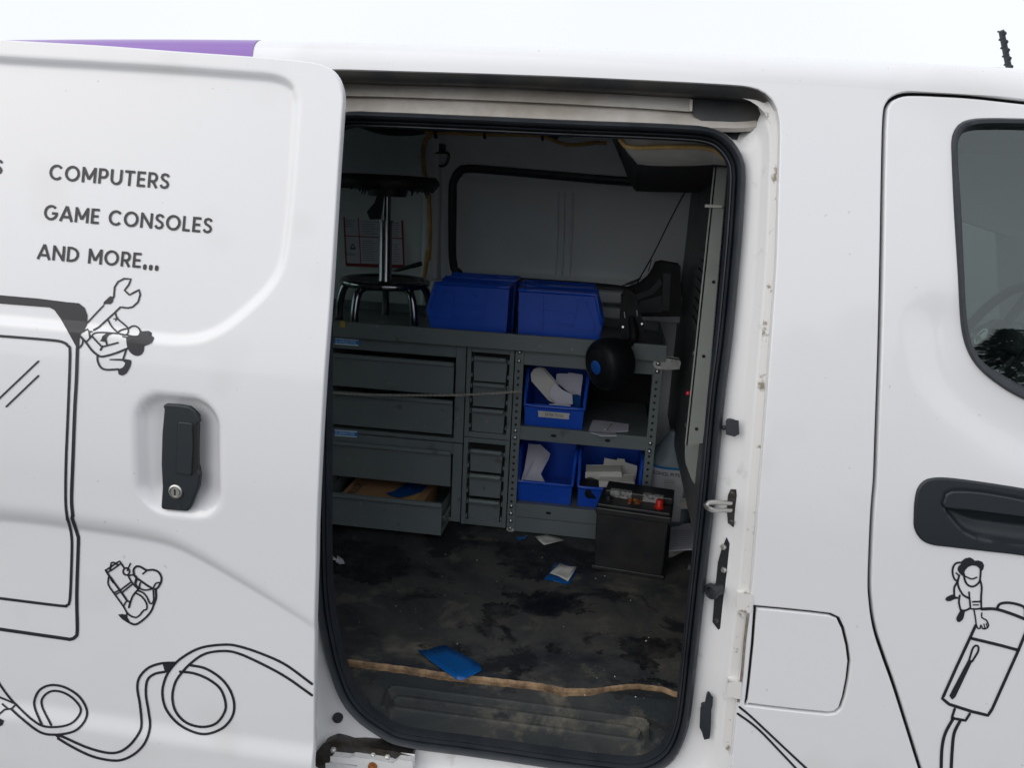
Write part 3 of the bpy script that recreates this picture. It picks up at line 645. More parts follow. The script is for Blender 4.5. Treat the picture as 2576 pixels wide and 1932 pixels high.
def arc(cx, cy, rx, ry, a0, a1, n=14): return [(cx + rx * math.cos(rad(t)), cy + ry * math.sin(rad(t))) for t in np.linspace(a0, a1, n)]
GL = {'C': (.92, [arc(.50, .5, .42, .43, 42, 318)]), 'O': (1.02, [arc(.51, .5, .43, .43, 0, 360, 26)]),
      'M': (.98, [[(.09, 0), (.09, 1)], [(.89, 0), (.89, 1)], [(.09, .95), (.49, .22)], [(.89, .95), (.49, .22)]]),
      'P': (.67, [[(.09, 0), (.09, 1)], [(.09, .92), (.34, .92)] + arc(.36, .67, .23, .25, 80, -80, 9) + [(.34, .42), (.09, .42)]]),
      'U': (.82, [[(.09, 1), (.09, .60)] + arc(.41, .38, .32, .31, 180, 360, 11) + [(.73, .60), (.73, 1)]]), 'T': (.70, [[(0, .92), (.70, .92)], [(.35, 0), (.35, .9)]]),
      'E': (.60, [[(.09, 0), (.09, 1)], [(.09, .92), (.58, .92)], [(.09, .5), (.53, .5)], [(.09, .08), (.58, .08)]]),
      'R': (.68, [[(.09, 0), (.09, 1)], [(.09, .92), (.34, .92)] + arc(.36, .67, .23, .25, 80, -80, 9) + [(.34, .42), (.09, .42)], [(.34, .42), (.62, 0)]]),
      'S': (.64, [[(.57, .78), (.46, .90), (.31, .93), (.15, .87), (.10, .73), (.17, .60), (.33, .52), (.49, .43), (.56, .29), (.50, .14), (.33, .07), (.16, .10), (.06, .24)]]),
      'G': (.98, [arc(.50, .5, .42, .43, 45, 335) + [(.90, .46)], [(.56, .46), (.98, .46)]]), 'A': (.90, [[(.04, 0), (.45, 1)], [(.86, 0), (.45, 1)], [(.19, .29), (.71, .29)]]),
      'N': (.86, [[(.09, 0), (.09, 1)], [(.77, 0), (.77, 1)], [(.09, .95), (.77, .05)]]), 'L': (.54, [[(.09, 0), (.09, 1)], [(.09, .08), (.53, .08)]]),
      'D': (.86, [[(.09, 0), (.09, 1)], [(.09, .92), (.34, .92), (.58, .84), (.75, .62), (.76, .40), (.58, .16), (.34, .08), (.09, .08)]]), '.': (.26, [[(.13, .02), (.13, .17)]]), ' ': (.34, [])}
def sign(mb, s_, p0, p1, cap, up):
    tot = sum(GL[c][0] + .16 for c in s_) - .16; p0, p1, up = np.array(p0, float), np.array(p1, float), np.array(up); x = 0.; e = (p1 - p0) / tot; k = 0
    for c in s_:
        for st_ in GL[c][1]:
            pts = [tuple(p0 + e * (x + a_) + up * cap * b_) for a_, b_ in st_]
            ribbon(mb, pts, cap * (.24 if c == '.' else .168), dsurf, off=-.0010 - .00009 * (k % 5), smooth=len(st_) > 2 and c not in 'U', caps=(c == '.')); k += 1
        x += GL[c][0] + .16
for s_, p0, p1, cap in (('COMPUTERS', (122.5, 451), (424, 475), 39), ('GAME CONSOLES', (109, 552), (532, 587), 38.5), ('AND MORE...', (93, 651), (398, 678), 38)):
    mb = MB(); sign(mb, s_, p0, p1, cap, (.09, -1)); mb.build('lettering', 'vinyl', sdoor)
mb = MB(); sign(mb, 'S', (-20, 437), (5, 439), 38, (.09, -1)); mb.build('lettering', 'vinyl', sdoor)

mb = MB()
fill(mb, R2([(-60, 155), (0, 160), (250, 182), (430, 205), (510, 212), (548, 243), (565, 290), (563, 350), (545, 385), (516, 420), (509, 530), (490, 490), (430, 380), (390, 310), (352, 257), (320, 240), (0, 215), (-60, 210)]), dsurf, smooth=False)
ribbon(mb, R2([(500, 500), (494, 700), (483, 900), (470, 1250), (462, 1480), (470, 1600)]) + R3([(462, 0), (500, 115), (506, 170), (496, 500), (499, 735), (488, 778), (455, 795), (400, 788), (0, 730), (-60, 722)]), 8.5, dsurf)
ribbon(mb, R2([(-60, 420), (0, 425), (300, 449), (400, 463), (440, 490), (452, 540), (440, 900), (426, 1250), (424, 1500), (436, 1620)]) + R3([(432, 0), (462, 125), (462, 300), (451, 540), (432, 573), (390, 578), (0, 530), (-60, 524)]), 6.8, dsurf)
ribbon(mb, R2([(-30, 853), (248, 588)]), 4.5, dsurf); ribbon(mb, R2([(40, 882), (248, 682)]), 4.5, dsurf)
mb.build('screen_drawing', 'vinyl', sdoor)

mb = MB(); rb = lambda pts, w=26, **k: ribbon(mb, T1(pts), w * .16878, dsurf, **k)
rb([(235, 780), (350, 655), (470, 530)], 24); rb([(628, 400), (640, 250), (690, 170), (780, 122), (885, 127), (850, 215), (788, 295), (860, 365), (1005, 288), (1022, 360), (990, 470), (910, 545), (840, 560), (725, 548), (640, 632), (400, 850), (330, 888)], 27, smooth=False)
fill(mb, T1([(470, 535), (480, 470), (575, 382), (628, 395), (615, 465), (582, 503), (500, 500)]), dsurf, smooth=False)
rb([(652, 630), (675, 710), (760, 785), (845, 860)], 24); rb([(545, 745), (600, 840), (690, 928)], 24); rb([(625, 722), (690, 715)], 16); rb([(655, 750), (680, 700)], 16)
rb([(690, 932), (740, 888), (825, 868), (848, 890), (832, 950), (800, 962)], 24, closed=True)
rb([(850, 865), (900, 832), (960, 832), (1015, 880), (1022, 940), (1000, 975), (930, 985), (830, 965)], 24)
fill(mb, T1([(815, 990), (930, 985), (1010, 975), (1025, 930), (1015, 890), (1060, 907), (1150, 900), (1195, 930), (1190, 970), (1230, 1000), (1195, 1080), (1140, 1110), (1085, 1125), (1075, 1200), (1030, 1260), (960, 1275), (890, 1240), (835, 1165), (815, 1060)]), dsurf)
rb([(300, 975), (345, 932), (480, 925), (690, 940)], 22); rb([(300, 980), (450, 1142), (690, 1078)], 26, smooth=False); rb([(430, 1185), (460, 1130)], 30)
fill(mb, T1([(515, 940), (462, 975), (442, 1030), (415, 1052), (500, 1068), (515, 1112), (537, 1100), (520, 1010), (560, 960), (620, 940)]), dsurf)
rb([(110, 965), (210, 1070), (300, 1190), (390, 1265), (460, 1285), (640, 1240), (830, 1165)], 32); rb([(300, 980), (222, 1062)], 24); rb([(262, 930), (272, 1000)], 24)
rb([(125, 935), (240, 872), (250, 908), (305, 912)], 20, smooth=False); rb([(385, 1270), (387, 1350), (430, 1440), (510, 1480), (700, 1475)], 30); rb([(815, 1175), (770, 1315)], 28)
fill(mb, T1([(740, 1318), (830, 1328), (885, 1337), (880, 1420), (820, 1530), (750, 1570), (700, 1550), (688, 1480), (760, 1450), (800, 1380), (760, 1350), (560, 1338), (565, 1322)]), dsurf)
rb([(112, 1155), (155, 1105), (170, 1040)], 26); rb([(760, 985), (830, 1000)], 18)
mb.build('wrench_worker_drawing', 'vinyl', sdoor)

mb = MB(); rb = lambda pts, w=36, **k: ribbon(mb, T2(pts), w * .12056, dsurf, **k)
rb([(130, 375), (230, 310), (345, 230), (425, 185), (450, 230), (520, 335)], smooth=False); rb([(130, 375), (200, 490), (430, 800), (570, 1000)], smooth=False, w=44); rb([(150, 425), (240, 380), (370, 290), (440, 235)], 34)
rb([(222, 375), (245, 218), (300, 212), (385, 265)], smooth=False); rb([(560 + 68 * math.cos(a), 402 + 75 * math.sin(a)) for a in np.linspace(0, 2 * math.pi, 14)[:-1]], closed=True); rb([(580, 385), (600, 330), (645, 235)], 30)
rb([(600, 490), (650, 590), (710, 670), (800, 760)]); rb([(430, 795), (670, 612)]); rb([(460, 850), (700, 655)]); rb([(190, 520), (180, 650), (220, 740), (310, 865), (500, 1130), (580, 1270), (680, 1345), (760, 1365), (830, 1325), (920, 1215), (985, 1190), (985, 1080), (930, 980), (850, 900), (750, 855)])
rb([(300, 850), (410, 795)]); rb([(320, 890), (440, 830)], 28); rb([(500, 1125), (575, 1010), (640, 1045)], 34); rb([(615, 1150), (640, 1050)], 44); rb([(645, 1040), (690, 920), (750, 840), (830, 750)], 40)
rb([(800, 800), (900, 840), (980, 920), (1050, 1065), (1090, 1075), (1130, 1000), (1125, 800)]); rb([(1175, 780), (1180, 950), (1130, 1100), (1080, 1225), (960, 1370), (780, 1500), (680, 1495), (560, 1430)], 44)
fill(mb, T2([(390, 1300), (470, 1288), (570, 1320), (580, 1400), (650, 1475), (520, 1430), (430, 1355)]), dsurf); rb([(570, 1270), (568, 1370), (610, 1440)])
rb([(725, 470), (710, 370), (760, 300), (850, 300), (980, 372), (1120, 365), (1230, 412), (1288, 510), (1285, 620), (1185, 765), (1050, 725), (900, 625), (780, 540)], 44, closed=True); rb([(905, 450), (985, 385)], 34); rb([(1130, 725), (1180, 645), (1245, 632)], 34)
rb([(850, 640), (835, 745), (950, 790), (1100, 765)]); rb([(785, 560), (755, 670), (820, 745)]); rb([(625, 485), (690, 470), (770, 510)]); rb([(740, 640), (770, 520)])
fill(mb, T2([(205, 500), (240, 600), (285, 655), (330, 630), (215, 470)]), dsurf)
mb.build('clipboard_worker_drawing', 'vinyl', sdoor)

mb = MB(); rb = lambda pts, w=16, **k: ribbon(mb, R3(pts), w * .3888, dsurf, **k)
edge_end = (2018, 1085)
rb([edge_end, (1850, 962), (1700, 892), (1550, 842), (1450, 830), (1300, 850), (1180, 912), (1105, 985), (1065, 1060), (1050, 1150), (1075, 1250), (1150, 1340), (1250, 1395), (1340, 1408), (1440, 1370), (1500, 1300), (1515, 1220), (1490, 1130), (1430, 1050), (1330, 985), (1225, 962)])
rb([(2018, 1158), (1850, 1040), (1700, 958), (1550, 890), (1450, 871), (1330, 888), (1240, 945), (1165, 1025), (1128, 1090), (1115, 1180), (1140, 1270), (1210, 1338), (1310, 1363), (1400, 1338), (1455, 1260), (1455, 1190), (1420, 1110), (1340, 1050), (1250, 1015), (1165, 1005)])
rb([(1130, 947), (1040, 952), (960, 980), (903, 1040), (888, 1110), (905, 1220), (915, 1340), (900, 1400), (840, 1480), (770, 1525), (690, 1530), (560, 1495), (395, 1422)])
rb([(1070, 1005), (1000, 1020), (953, 1060), (943, 1150), (960, 1260), (970, 1360), (940, 1460), (880, 1530), (800, 1573), (720, 1580), (600, 1555), (480, 1500), (375, 1438)])
fill(mb, R3([(1050, 948), (1140, 943), (1105, 985), (1085, 1012), (1068, 1010)]), dsurf, smooth=False); fill(mb, R3([(345, 1412), (405, 1408), (378, 1440)]), dsurf, smooth=False)
rb([(270, 1350), (225, 1240), (225, 1180), (260, 1120), (330, 1092), (420, 1107), (510, 1165), (560, 1250), (550, 1320), (490, 1385), (400, 1410), (300, 1410), (230, 1380), (130, 1300), (70, 1245)], 15)
rb([(330, 1350), (272, 1230), (277, 1172), (330, 1132), (400, 1137), (470, 1177), (520, 1240), (510, 1290), (460, 1340), (380, 1362), (280, 1358), (200, 1310), (100, 1215), (50, 1160), (0, 1090), (-40, 1020)], 14)
rb([(-30, 1160), (0, 1172), (40, 1188), (102, 1215), (75, 1245), (30, 1250), (0, 1275), (-30, 1300)], 12, smooth=False); rb([(15, 1215), (50, 1245)], 12)
fill(mb, R3([(-40, 1300), (0, 1310), (26, 1322), (15, 1350), (-10, 1365), (-40, 1370)]), dsurf)
mb.build('hose_drawing', 'vinyl', sdoor)

mb = MB()
rb = lambda pts, w=10, **k: ribbon(mb, R4(pts), w * .5618, skin, **k)
rb([(285, 1388), (330, 1425), (400, 1490), (490, 1575), (590, 1668), (660, 1730)]); rb([(277, 1418), (330, 1455), (385, 1502), (460, 1580), (540, 1665), (600, 1730)])
mb.build('cable_drawing', 'vinyl', side)
mb = MB(); rb = lambda pts, w=40, **k: ribbon(mb, T3(pts), w * .12658, fdoor, **k)
fill(mb, T3([(455, 190), (540, 120), (630, 100), (690, 130), (730, 170), (800, 160), (880, 190), (915, 260), (900, 330), (865, 375), (830, 420), (822, 320), (760, 272), (680, 262), (600, 290), (540, 350), (515, 420), (520, 490), (440, 430), (385, 350), (400, 280), (450, 240)]), fdoor)
rb([(515, 430), (530, 550), (580, 640), (660, 682), (740, 665), (820, 590), (840, 480), (848, 370)]); rb([(520, 465), (600, 507), (680, 532), (770, 498)], 30); rb([(440, 202), (350, 222), (295, 310), (290, 430), (330, 540), (385, 575)]); rb([(360, 412), (420, 470)], 30)
rb([(420, 460), (390, 600), (420, 720), (500, 850), (620, 915)]); rb([(615, 795), (625, 915), (645, 1125), (760, 1130), (872, 1115)], 36, smooth=False); rb([(838, 560), (868, 700), (855, 900), (860, 1110)]); rb([(690, 985), (850, 980)], 36); rb([(700, 1048), (800, 1048)], 26)
rb([(375, 600), (322, 700), (320, 840)]); fill(mb, T3([(330, 830), (250, 850), (160, 900), (140, 940), (180, 975), (250, 970), (330, 930), (400, 925), (400, 890), (350, 880)]), fdoor); rb([(430, 860), (415, 1000), (450, 1150)]); rb([(450, 1150), (540, 1160), (640, 1110)], 40)
fill(mb, T3([(445, 1150), (400, 1230), (360, 1320), (380, 1380), (430, 1390), (490, 1340), (520, 1250), (535, 1170)]), fdoor)
rb([(715, 1150), (740, 1300), (760, 1450), (790, 1515), (830, 1522), (850, 1440), (885, 1522), (935, 1525)], 30); rb([(910, 1430), (932, 1505)], 24); rb([(958, 1420), (980, 1490)], 24); rb([(870, 1210), (870, 1300), (960, 1350), (1005, 1460), (980, 1502), (925, 1525)], 30)
rc = lambda pts, w=16, **k: ribbon(mb, R5(pts), w * .48193, fdoor, **k)
rc([(578, 918), (545, 990), (480, 1130), (404, 1300), (440, 1330), (560, 1368), (642, 1388), (664, 1355), (800, 1050), (835, 965), (880, 870)], smooth=False); rc([(610, 832), (680, 832), (760, 855), (850, 890), (890, 900)]); rc([(555, 985), (700, 1020), (800, 1047)]); rc([(688, 832), (706, 805), (760, 800), (830, 822), (838, 870)], 14)
fill(mb, R5([(440, 1285), (540, 1095), (562, 1102), (472, 1292), (455, 1306)]), fdoor, smooth=False); rc([(545, 1095), (566, 1032), (588, 1024), (592, 1050), (560, 1105)], 11)
rc([(468, 1355), (453, 1402), (525, 1415), (547, 1380)], 14, smooth=False); rc([(462, 1402), (420, 1480), (402, 1560), (398, 1680), (400, 1780)], 17); rc([(497, 1415), (466, 1480), (456, 1560), (450, 1680), (452, 1780)], 17)
mb.build('power_tool_drawing', 'vinyl', fdo)

# ------------------------------------------------------------------ the rest of the van: floor, far side, ends, bulkhead, cab
FZ, SZ, SY = .545, .524, .85          # cargo floor, sill plate height, front plane of the shelving
sp = lambda a, b, Y=SY: at(a, b, Y)
fe = G7([(300, 640), (385, 650), (700, 690), (1060, 740), (1330, 780), (2202, 880)]) + G8([(600, 925), (840, 930), (1000, 910), (1150, 888), (1300, 888), (1500, 910), (1650, 970), (1850, 1010)])
fe = [atz(a, b, FZ) for a, b in resamp_open(fe, 90)]
fe = [(x, y + random.uniform(-.0012, .0012), z) for x, y, z in fe]
x0, x1 = fe[0][0], fe[-1][0]
poly = [(-1.68, fe[0][1], FZ)] + fe + [(.40, fe[-1][1], FZ), (.40, 1.42, FZ), (-1.68, 1.42, FZ)]
mb = MB(); mb.add(poly, [tuple(range(len(poly)))]); cfl = mb.build('cargo_floor', 'floor_stained', van)
mb = MB(); jag = [random.uniform(.0, .0035) for _ in fe]
mb.loft([[(x, y, FZ) for x, y, z in fe], [(x, y - .0035, FZ - .002) for x, y, z in fe], [(x, y - .004, FZ - .0060 - j) for (x, y, z), j in zip(fe, jag)], [(x, y + .002, .515) for x, y, z in fe]], flip=True)
mb.build('plywood_edge', 'wood', van)
mat('oil_stain', (.010, .011, .014), .40, rvar=.12, vscale=9, bump=.2, bscale=60)
_t = MATS['oil_stain'].node_tree; _b = _t.nodes['Principled BSDF']; _g = _t.nodes.new('ShaderNodeNewGeometry'); _n = _t.nodes.new('ShaderNodeTexNoise'); _n.inputs['Scale'].default_value = 26; _n.inputs['Detail'].default_value = 8; _n.inputs['Roughness'].default_value = .7
_r = _t.nodes.new('ShaderNodeMapRange'); _r.inputs['From Min'].default_value = .40; _r.inputs['From Max'].default_value = .64; _r.inputs['To Min'].default_value = .15; _r.inputs['To Max'].default_value = .78
_t.links.new(_g.outputs['Position'], _n.inputs['Vector']); _t.links.new(_n.outputs['Fac'], _r.inputs['Value']); _t.links.new(_r.outputs[0], _b.inputs['Alpha'])
def stain(px, amp=.006):
    P = resample(np.array([atz(a, b, FZ)[:2] for a, b in px]), 150); n = len(P); ph = rng.uniform(0, 6.28, 14); am = rng.normal(0, 1, 14) / np.arange(2, 16) ** .75
    t = np.roll(P, -1, 0) - np.roll(P, 1, 0); nn = np.c_[t[:, 1], -t[:, 0]] / (np.linalg.norm(t, axis=1)[:, None] + 1e-9); u = np.arange(n) / n * 2 * np.pi
    P = P + nn * (sum(am[k] * np.sin(u * (k * 3 + 3) + ph[k]) for k in range(14)) * amp + rng.normal(0, amp * .22, n))[:, None]
    mb = MB(); mb.add([(p[0], p[1], FZ + .0006) for p in P], [tuple(range(n)) if area(P) > 0 else tuple(range(n - 1, -1, -1))]); return mb.build('floor_stain', 'oil_stain', cfl)
for px_, am_ in ((G8([(1080, 470), (1300, 455), (1650, 475), (1690, 560), (1640, 610), (1560, 640), (1450, 655), (1440, 780), (1400, 800), (1300, 740), (1200, 680), (1110, 650), (1120, 560)]), .006),
                 (G7([(1690, 150), (1900, 130), (1990, 160), (1960, 250), (1820, 300), (1750, 400), (1690, 440), (1640, 380), (1660, 260)]), .007), (G8([(420, 530), (480, 505), (550, 530), (560, 590), (490, 615), (430, 590)]), .004),
                 (G8([(740, 460), (800, 475), (850, 520), (800, 525), (760, 500)]), .002), (G8([(870, 580), (930, 575), (940, 605), (880, 612)]), .003), (G8([(1220, 850), (1400, 830), (1640, 890), (1640, 930), (1500, 900), (1350, 880)]), .004),
                 (G5([(110, 1110), (500, 1160), (760, 1220), (860, 1330), (800, 1460), (560, 1560), (330, 1520), (110, 1420)]), .012), (G6([(20, 1180), (300, 1230), (540, 1330), (600, 1480), (420, 1560), (180, 1520), (60, 1380)]), .012), (G8([(60, 60), (420, 40), (760, 130), (820, 220), (560, 260), (300, 230), (120, 180)]), .012)):
    stain(px_, am_)
# moulded sill plate with a ribbed step
PA, PB = .472, .40                     # sill plate plane z = PA + PB * Y
def atp(x, y):
    d = ray(x, y); t = (PA + PB * CAM[1] - CAM[2]) / (d[2] - PB * d[1]); p = CAM + d * t; return tuple(p)
q = [atp(*p) for p in ((985, 1733), (1625, 1822), (1612, 1876), (972, 1795))]
RX0, RX1 = q[0][0] - .004, q[1][0] + .004; RY1 = (q[0][1] + q[1][1]) / 2; RY0 = (q[2][1] + q[3][1]) / 2
gx = np.arange(-.80, .46, .004); gy = np.arange(.066, .24, .0014); GXX, GYY = np.meshgrid(gx, gy)
def rr(x, y, i):
    a, b, c, d = RX0 + i, RX1 - i, RY0 + i * .9, RY1 - i * .9; r = .012
    qx = np.abs(x - (a + b) / 2) - ((b - a) / 2 - r); qy = np.abs(y - (c + d) / 2) - ((d - c) / 2 - r)
    return np.hypot(np.maximum(qx, 0), np.maximum(qy, 0)) + np.minimum(np.maximum(qx, qy), 0) - r
dd = rr(GXX, GYY, 0); d2 = rr(GXX, GYY, .014)
rdg = lambda d, w, h: h * np.clip(1.5 - np.abs(d) / w, 0, 1)
hgt = np.minimum(PA + PB * GYY, .534) + rdg(dd, .004, .009) - .008 * sstep(-dd / .004) + rdg(d2, .003, .008) - .005 * sstep(-d2 / .004)
for k_ in (.30, .52, .74): hgt += np.where(rr(GXX, GYY, .026) < 0, rdg(GYY - (RY0 + (RY1 - RY0) * k_), .0022, .006), 0)
yl = RY0 - .018; hgt += rdg(GYY - yl, .004, .010) + rdg(GYY - yl + .016, .003, .006)
mb = MB(); mb.loft([[(GXX[0, i], GYY[0, i] + .001, hgt[0, i] - .08) for i in range(len(gx))]] + [[(GXX[j, i], GYY[j, i], hgt[j, i]) for i in range(len(gx))] for j in range(len(gy))]); mb.build('sill_plate', 'sill_rubber', van, smooth=60)
mb = MB(); mb.box(XL + .02, XR, .10, 1.60, .30, .42); mb.build('underbody', 'gap', van)

# far side wall of the cargo bay, with the blanked window in a black seal, ribs and ledge
WY = 1.36
farw = lambda x, z: WY - .10 * np.maximum(z - 1.05, 0) + 0 * x
fw = lambda a, b, o=0.: on(a, b, farw, o)
wp = G1([(1050, 1659), (1045, 1150), (1060, 1010), (1110, 930), (1190, 905), (1500, 925), (2212, 985)]) + [(1750, 462), (1800, 480), (1812, 540), (1790, 720), (1740, 770), (1560, 735), (1300, 715), (1180, 708), (1148, 690)]
wo_ = sk(catmull(wp, True, 10), farw); wi_ = shrink(wo_, .021)
def fsurf(x, z): return farw(x, z) + .018 * sstep(sdist(wi_, x, z) / .006) - .004 * np.exp(-(pdist(PIN, x, z) / .004) ** 2)
pin = G1([(1250, 1659), (1245, 1250), (1280, 1120), (1340, 1050)]) + [(1240, 450), (1400, 462), (1690, 490), (1720, 520), (1700, 660), (1660, 712), (1480, 700), (1290, 690), (1215, 680), (1196, 640)]
PIN = sk(catmull(pin, True, 14), farw)
mb = MB(); sheet(mb, np.array([(-1.70, .50), (.42, .50), (.42, 1.76), (-1.70, 1.76)])[[0, 1, 2, 3]], [], lambda x, z: fsurf(x, z), .02); fwo = mb.build('far_wall', 'wall', van, smooth=45)
# the outer skin behind it keeps the daylight out
mb = MB(); mb.add([(XL, 1.62, .3), (.45, 1.62, .3), (.45, 1.60, 1.78), (XL, 1.60, 1.78)], [(3, 2, 1, 0)]); mb.build('far_side_skin', 'paint', van)
wo2 = np.array(wo_) if area(wo_) > 0 else wo_[::-1]; rows = []
for w_, dy in ((-.004, -.001), (-.002, -.008), (.006, -.011), (.016, -.009), (.022, -.002), (.024, .012)):
    P = shrink(wo2, w_); rows.append([(p[0], float(farw(p[0], p[1])) + dy, p[1]) for p in P])
mb = MB(); mb.loft(rows, cu=True); mb.build('window_blank_seal', 'rubber', fwo, smooth=50)
for a, b in (((1405, 483), (1398, 690)), ((1420, 486), (1414, 692)), ((1442, 486), (1432, 694))):
    p, q = Vector(fw(*a, .014)), Vector(fw(*b, .014)); mb = MB(); mb.tube([p, p * .5 + q * .5, q], [.003, .005, .003], 8); mb.build('wall_rib', 'wall', fwo, smooth=60)
for a, b, c, d in ((1508, 733, 1572, 742), (1510, 772, 1574, 780)):
    p, q = at(a, b, 1.27), at(c, d, 1.27); mb = MB(); mb.box(-.60, .30, 1.27, 1.40, p[2] - .036, p[2]); mb.build('wall_ledge', 'wall', fwo, bevel=.006)
# darker recessed bay at the left, behind the stool
LX = at(1085, 500, 1.30)[0]
mb = MB(); mb.box(LX - .028, LX + .03, 1.285, 1.40, .9, 1.74); mb.build('wall_pillar', 'wall', fwo, bevel=.014, seg=3)
# ceiling and ends
mb = MB(); mb.box(-1.70, .42, .21, 1.60, 1.715, 1.735); mb.build('cargo_ceiling', 'ceiling', van)
for i in range(4): mb = MB(); mb.box(-1.5 + i * .42, -1.42 + i * .42, .16, 1.40, 1.690, 1.7145); mb.build('roof_bow', 'wall_dark', van, bevel=.006)
mb = MB(); mb.box(-1.73, -1.70, .02, 1.62, .30, 1.12); mb.box(-1.73, -1.70, .02, 1.62, 1.56, 1.80)
for ya, yb in ((.02, .24), (.76, .88), (1.40, 1.62)): mb.box(-1.73, -1.70, ya, yb, 1.12, 1.56)
re_ = mb.build('rear_doors', 'wall', van)
for ya, yb in ((.24, .76), (.88, 1.40)): mb = MB(); mb.box(-1.718, -1.714, ya, yb, 1.12, 1.56); mb.build('added_rear_window', 'glass', re_)  # unseen windows, added so daylight lifts the dark left side of the bay
# cable loom along the top of the far wall
lo = [at(a, b, 1.20) for a, b in G1([(170, 560), (300, 585), (430, 630), (560, 655), (750, 655), (850, 640), (1000, 645), (1320, 655), (1600, 660), (1780, 668), (1900, 715), (1980, 738), (2100, 735), (2212, 720)]) + G2([(150, 740), (300, 720), (400, 725)])]
mb = MB(); mb.tube([tuple(p) for p in catmull(lo[5:], False, .02)], .0055, 8); mb.build('yellow_wiring_loom', 'tape', van, smooth=60)
lo2 = [(x, y + .015, z + .009) for x, y, z in lo[:11]]; mb = MB(); mb.tube([tuple(p) for p in catmull(lo2, False, .02)], .012, 8); mb.build('black_wiring_loom', 'rubber', van, smooth=60)
for q in ((935, 655), (1325, 658), (1785, 672)):
    c = at(*G1([q])[0], 1.195); mb = MB(); mb.box(c[0] - .003, c[0] + .003, c[1] - .012, c[1] + .014, c[2] - .012, c[2] + .014); mb.build('cable_tie', 'gap', van, bevel=.002)
lo3 = [at(a, b, 1.275) for a, b in G1([(905, 655), (860, 690), (840, 760), (835, 850), (845, 950), (875, 1050), (885, 1250), (890, 1450), (880, 1659)]) + G9([(920, 950), (895, 1130), (870, 1230)])]
mb = MB(); mb.tube([tuple(p) for p in catmull(lo3, False, .02)], .007, 8); mb.build('taped_cable', 'tape', van, smooth=60)
# tie-down ring, plug and holes on the far wall
c = fw(*G1([(985, 770)])[0], -.010); mb = MB(); mb.box(c[0] - .011, c[0] + .011, c[1] - .004, c[1] + .012, c[2] - .015, c[2] + .015); dr = mb.build('ring_anchor', 'dark_metal', fwo, bevel=.003)
rg = [fw(a, b, -.014) for a, b in G1([(935, 805), (932, 850), (945, 890), (985, 910), (1022, 890), (1036, 850), (1034, 805)])]
mb = MB(); mb.tube([tuple(p) for p in catmull(rg, True, .006)], .0042, 8, closed=True); mb.build('tie_down_ring', 'dark_metal', fwo, smooth=60)
for q, r in (((896, 722), .0085), ((975, 1117), .003), ((973, 1256), .003)):
    c = fw(*G1([q])[0], -.001); mb = MB(); mb.lathe([(r, 0), (r * .8, .003), (0, .003)], c, (0, -1, 0), 14); mb.build('wall_plug', 'gap', fwo, smooth=40)

# overhead liner at the front of the cargo bay, with its raw foam edge
tp = G2([(500, 700), (545, 760), (640, 772), (860, 765), (1130, 765), (1250, 785), (1310, 830), (1370, 890)])
n_ = 40; tp = resamp_open(tp, n_)
r0 = [at(a, b, .24) for a, b in tp]
lowr = resamp_open(G2([(600, 860), (640, 893), (760, 905), (900, 908), (1100, 905), (1255, 895), (1330, 900), (1372, 905)]), n_)
rm = [at(a, b, .26) for a, b in (np.array(tp) * .55 + np.array(lowr) * .45)]; r1 = [at(a, b, .32) for a, b in lowr]
endr = resamp_open(G2([(630, 1108), (800, 1115), (1000, 1118), (1200, 1120), (1400, 1120)]), n_); r2 = [at(a, b, 1.05) for a, b in endr]
mb = MB(); mb.loft([[(x, y + .004, z + .03) for x, y, z in r0], r0, rm, r1]); mb.build('headliner_edge', 'liner', van, smooth=50)
mb = MB(); mb.loft([[(x, y, z - .0005) for x, y, z in r1], r2, [(x, y + .02, z + .25) for x, y, z in r2]]); mb.build('headliner_underside', 'liner_shaded', van, smooth=50)  # same headliner as the edge, darkened by colour to look shaded
mb = MB(); mb.tube([(x, y - .003, z + .002) for x, y, z in r0], .0042, 8); mb.build('foam_edge', 'foam', van, smooth=60)
sd_ = [at(a, b, y) for (a, b), y in zip(G2([(440, 690), (500, 690), (600, 860), (640, 893), (625, 1108), (570, 1010), (520, 880)]), (.26, .24, .29, .32, 1.05, 1.0, .9))]
mb = MB(); mb.add(sd_, [tuple(range(len(sd_)))]); mb.build('headliner_return', 'liner_shaded', van)
tb = [at(a, b, .25) for a, b in G2([(975, 705), (1150, 715), (1148, 750), (970, 748)])]; mb = MB(); mb.prism(tb, (0, .03, 0)); mb.build('foam_block', 'foam', van)

# bulkhead behind the cab: dark sheet, louvres, light flange with gasket
BY = .36
fl_t, fl_b = at(1800, 413, BY), at(1726, 1121, BY); frt, frb = at(1829, 418, BY), at(1770, 1112, BY)
BX = fl_b[0] + .004
XB = .222
mb = MB(); mb.box(XB, XB + .012, BY - .02, 1.40, .80, 1.72); bk = mb.build('bulkhead', 'bulkhead', van)
mb = MB(); pf = [fl_t, frt, frb, fl_b]; mb.prism(pf, (0, .012, 0)); mb.build('flange', 'steel_grey_light', bk, bevel=.0015)
mb = MB(); mb.prism([fl_t, fl_b, (XB + .006, BY + .06, fl_b[2]), (XB + .006, BY + .06, fl_t[2])], (.003, 0, 0)); mb.build('flange_return', 'bulkhead', bk)
gk = [at(a, b, BY - .004) for a, b in ((1830, 425), (1840, 440), (1832, 640), (1815, 860), (1795, 1040), (1783, 1112), (1768, 1112), (1780, 1030), (1800, 840), (1820, 600))]
mb = MB(); mb.prism(gk, (0, .02, 0)); mb.build('gasket', 'rubber', bk)
tL, bL, tR, bR = Vector(at(1828, 430, BY - .008)), Vector(at(1769, 1110, BY - .008)), Vector(at(1842, 430, BY - .008)), Vector(at(1785, 1110, BY - .008))
mb = MB()
